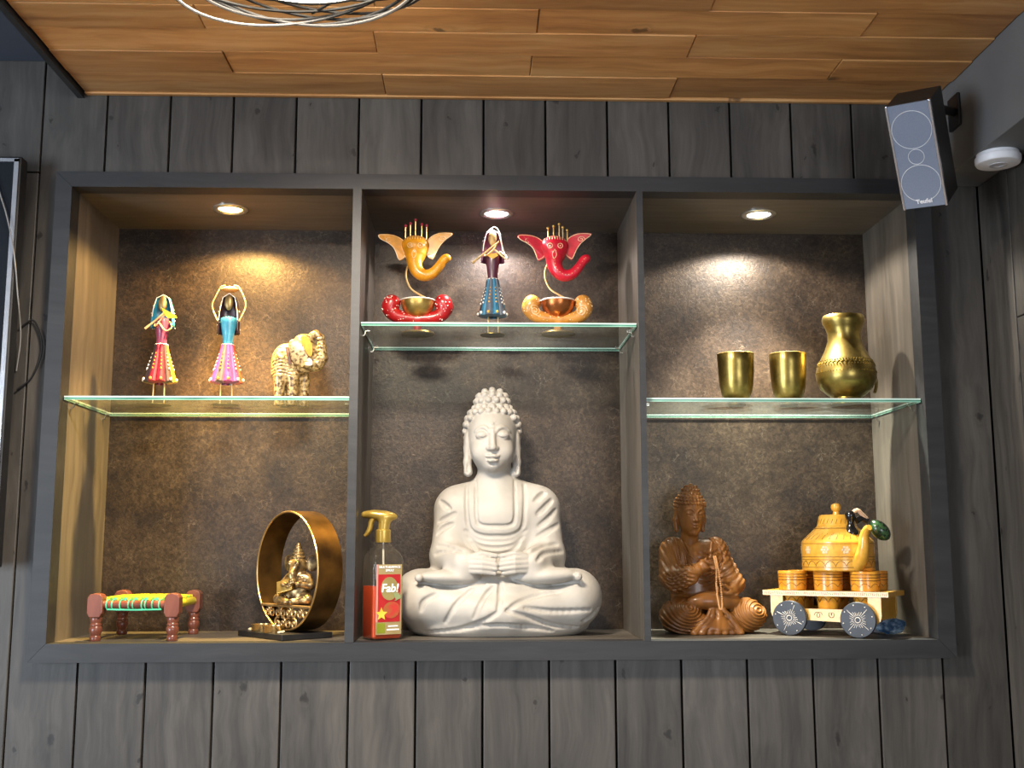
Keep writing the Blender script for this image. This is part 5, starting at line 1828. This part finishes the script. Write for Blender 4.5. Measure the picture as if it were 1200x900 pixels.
# six cups dropped into the holes
cm_ = cart.matrix_world.copy()
bpy.context.view_layer.update()
cm_ = cart.matrix_world.copy()
CH = 0.0825
cz_ = 0.0520


def tea_cup():
    t = thing('tea_cup', '', 'cup')
    pr = [(0.0, 0.0), (0.0220, 0.0), (0.0230, 0.002), (0.0262, 0.0412), (0.0292, 0.0424), (0.0308, 0.080), (0.0300, 0.0825), (0.0286, 0.080), (0.0250, 0.043), (0.0206, 0.006), (0.0, 0.005)]
    b = MB().lathe(pr, 40).build('body', pm('amber_lacquer', S(224, 160, 52), S(206, 136, 38), scale=50, rough=0.28, coat=0.5), t, True)
    ln = MB()
    for z, r_ in ((0.076, 0.0307), (0.070, 0.0304), (0.064, 0.0302)):
        ln.tube([(r_ * math.cos(a), r_ * math.sin(a), z) for a in [2 * PI * q / 36 for q in range(36)]], 0.0008, 5, closed=True)
    ln.tube([(0.0296 * math.cos(a), 0.0296 * math.sin(a), 0.050 + 0.0075 * abs(math.sin(4 * a))) for a in [2 * PI * q / 96 for q in range(96)]], 0.0006, 5, closed=True)
    ln.tube([(0.0254 * math.cos(a), 0.0254 * math.sin(a), 0.018 + 0.010 * abs(math.sin(4 * a))) for a in [2 * PI * q / 96 for q in range(96)]], 0.0006, 5, closed=True)
    lo_ = ln.build('painted_bands', M_ink, b, True)
    lo_['kind'] = 'stuff'
    return t


tc0 = tea_cup()
names = ['yellow tea cup in the front row of the cart, farthest from the spout', 'yellow tea cup in the front row of the cart, between the wheels', 'yellow tea cup in the front row of the cart, under the kettle spout',
         'yellow tea cup in the back row of the cart, farthest from the spout', 'yellow tea cup in the middle of the back row of the cart', 'yellow tea cup in the back row of the cart, at the spout end']
for i, (x, y) in enumerate(cups_xy):
    o = tc0 if i == 0 else dup(tc0)
    p = cm_ @ Vector((x, y, cz_))
    o.location = p
    o.rotation_euler = (0, 0, 0.4 * i)
    tag(o, names[i], 'cup', 'yellow tea cups in the cart')

# kettle standing on the cup rims
kp = cm_ @ Vector((0.014, 0.0, cz_ + CH + 0.0005))
ket = thing('kettle', 'yellow lacquered kettle with painted flowers and black green handle on the cups', 'kettle', kp, R(-14))
kr = 0.0765
MB().lathe([(0.0, 0.0), (kr - 0.002, 0.0), (kr, 0.002), (kr, 0.060), (kr - 0.002, 0.064), (0.0450, 0.0925), (0.0435, 0.094), (0.0, 0.094)], 64).build('body', M_yel, ket, True)
ld = MB().lathe([(0.0, 0.0935), (0.0420, 0.0935), (0.0425, 0.0955), (0.0410, 0.098), (0.0375, 0.1160), (0.0345, 0.1195), (0.0100, 0.1210), (0.0, 0.1210)], 48).build('lid', M_yel, ket, True)
MB().lathe([(0.0, 0.120), (0.0078, 0.120), (0.0070, 0.124), (0.0060, 0.127), (0.0098, 0.131), (0.0112, 0.1365), (0.0095, 0.142), (0.0050, 0.1445), (0.0, 0.145)], 24).build('knob', M_yel, ld, True)
ks = MB()
for z, r_ in ((0.008, kr), (0.024, kr), (0.030, kr), (0.058, kr), (0.0905, 0.0490)):
    ks.tube([((r_ + 0.0001) * math.cos(a), (r_ + 0.0001) * math.sin(a), z) for a in [2 * PI * q / 64 for q in range(64)]], 0.0006, 5, closed=True)
ks.tube([((kr + 0.0001) * math.cos(a), (kr + 0.0001) * math.sin(a), 0.010 + 0.011 * abs(math.sin(11 * a)) ** 0.6) for a in [2 * PI * q / 264 for q in range(264)]], 0.0006, 5, closed=True)
for k in range(60):
    a = 2 * PI * k / 60
    zb = 0.066 + 0.010 * (k % 2)
    rb = kr - 0.002 - (zb - 0.064) * 1.105
    a2 = a + 0.06
    zb2 = zb + 0.010
    rb2 = kr - 0.002 - (zb2 - 0.064) * 1.105
    ks.tube([(rb * math.cos(a), rb * math.sin(a), zb + 0.0004), (rb2 * math.cos(a2), rb2 * math.sin(a2), zb2 + 0.0004)], 0.0006, 4)
for k in range(26):
    a = 2 * PI * k / 26
    ks.tube([(0.0405 * math.cos(a), 0.0405 * math.sin(a), 0.1000), (0.0388 * math.cos(a + 0.09), 0.0388 * math.sin(a + 0.09), 0.110)], 0.0005, 4)
kso = ks.build('painted_bands', M_ink, ket, True)
kso['kind'] = 'stuff'
for k in range(11):
    a = 2 * PI * (k + 0.5) / 11
    fl = MB()
    Mx = Matrix.Rotation(a, 4, 'Z') @ Matrix.Translation((kr + 0.0002, 0, 0.0445))
    for q in range(6):
        b_ = 2 * PI * q / 6
        fl.ball((0, 0.0060 * math.cos(b_), 0.0060 * math.sin(b_)), 0.0032, 8, 5, M=Mx, sc=(0.15, 1, 1))
    fl.ball((0, 0, 0), 0.0030, 8, 5, M=Mx, sc=(0.2, 1, 1))
    fl.build('painted_flower', paint('cream', (236, 206, 160)), ket, True)
sa = R(-60)
sd_ = Vector((math.cos(sa), math.sin(sa), 0))
spp = spline([sd_ * 0.066 + Vector((0, 0, 0.014)), sd_ * 0.083 + Vector((0, 0, 0.028)), sd_ * 0.093 + Vector((0, 0, 0.050)), sd_ * 0.097 + Vector((0, 0, 0.072)), sd_ * 0.106 + Vector((0, 0, 0.086)), sd_ * 0.116 + Vector((0, 0, 0.091))], 4)
m = len(spp)
so_ = MB().tube(spp, [0.0185 - 0.0125 * (i / (m - 1)) ** 0.75 for i in range(m)], 18).build('spout', M_yel, ket, True)
# bail handle folded over towards the spout: black lug, wire, fat green grip
M_blk = pm('black_lacquer', S(16, 16, 17), S(24, 24, 25), rough=0.2, coat=0.6)
lx = Vector((0.026, -0.040, 0))
lg_ = MB().lathe([(0.0, -0.004), (0.0145, -0.004), (0.0150, 0.004), (0.0100, 0.012), (0.0065, 0.022), (0.0075, 0.028), (0.0110, 0.034), (0.0115, 0.041), (0.0085, 0.047), (0.0, 0.049)], 24).build('handle_lug', M_blk, ket, True, loc=(lx.x, lx.y, 0.0790))
MB().tube(spline([lx + Vector((0, 0, 0.118)), lx + Vector((0.014, -0.002, 0.128)), lx + Vector((0.026, 0.004, 0.118)), lx + Vector((0.036, 0.010, 0.108))], 5), 0.0045, 8).build('handle_wire', pm('tan_wire', S(206, 176, 150), S(176, 140, 112), rough=0.4), ket, True)
MB().tube(spline([lx + Vector((0.012, 0.004, 0.106)), lx + Vector((0.024, 0.008, 0.112)), lx + Vector((0.036, 0.012, 0.106))], 5), 0.0075, 10).build('handle_wire', M_blk, ket, True)
gm = Matrix.Translation(lx + Vector((0.060, 0.012, 0.086))) @ Matrix.Rotation(R(46), 4, 'Y')
gr_ = MB().ball((0, 0, 0), 0.030, 24, 14, M=gm, sc=(0.88, 0.60, 0.58)).build('grip', pm('green_lacquer', S(46, 78, 46), S(24, 44, 28), scale=90, rough=0.25, coat=0.5, lo=0.48, hi=0.52), ket, True)

# scrap of blue wrapping behind the cart
bl = MB()
bmx = bmesh.new()
bmesh.ops.create_icosphere(bmx, subdivisions=3, radius=1.0)
for q in bmx.verts:
    h_ = 1 + 0.22 * math.sin(7 * q.co.x + 3 * q.co.z) * math.cos(6 * q.co.y + 2 * q.co.x)
    q.co = Vector((q.co.x * 0.030 * h_, q.co.y * 0.014 * h_, max(0.0, 0.018 + q.co.z * 0.017 * h_)))
bmx.verts.index_update()
bl.put([q.co for q in bmx.verts], [[q.index for q in f_.verts] for f_ in bmx.faces])
bmx.free()
tag(bl.build('crumpled_wrap', pm('blue_wrap', S(58, 92, 128), S(150, 176, 198), scale=60, rough=0.3, lo=0.45, hi=0.6), None, False, loc=(0.880, 0.105, 0.0)), 'small crumpled scrap of blue wrapping on the niche floor behind the cart', 'wrapping')
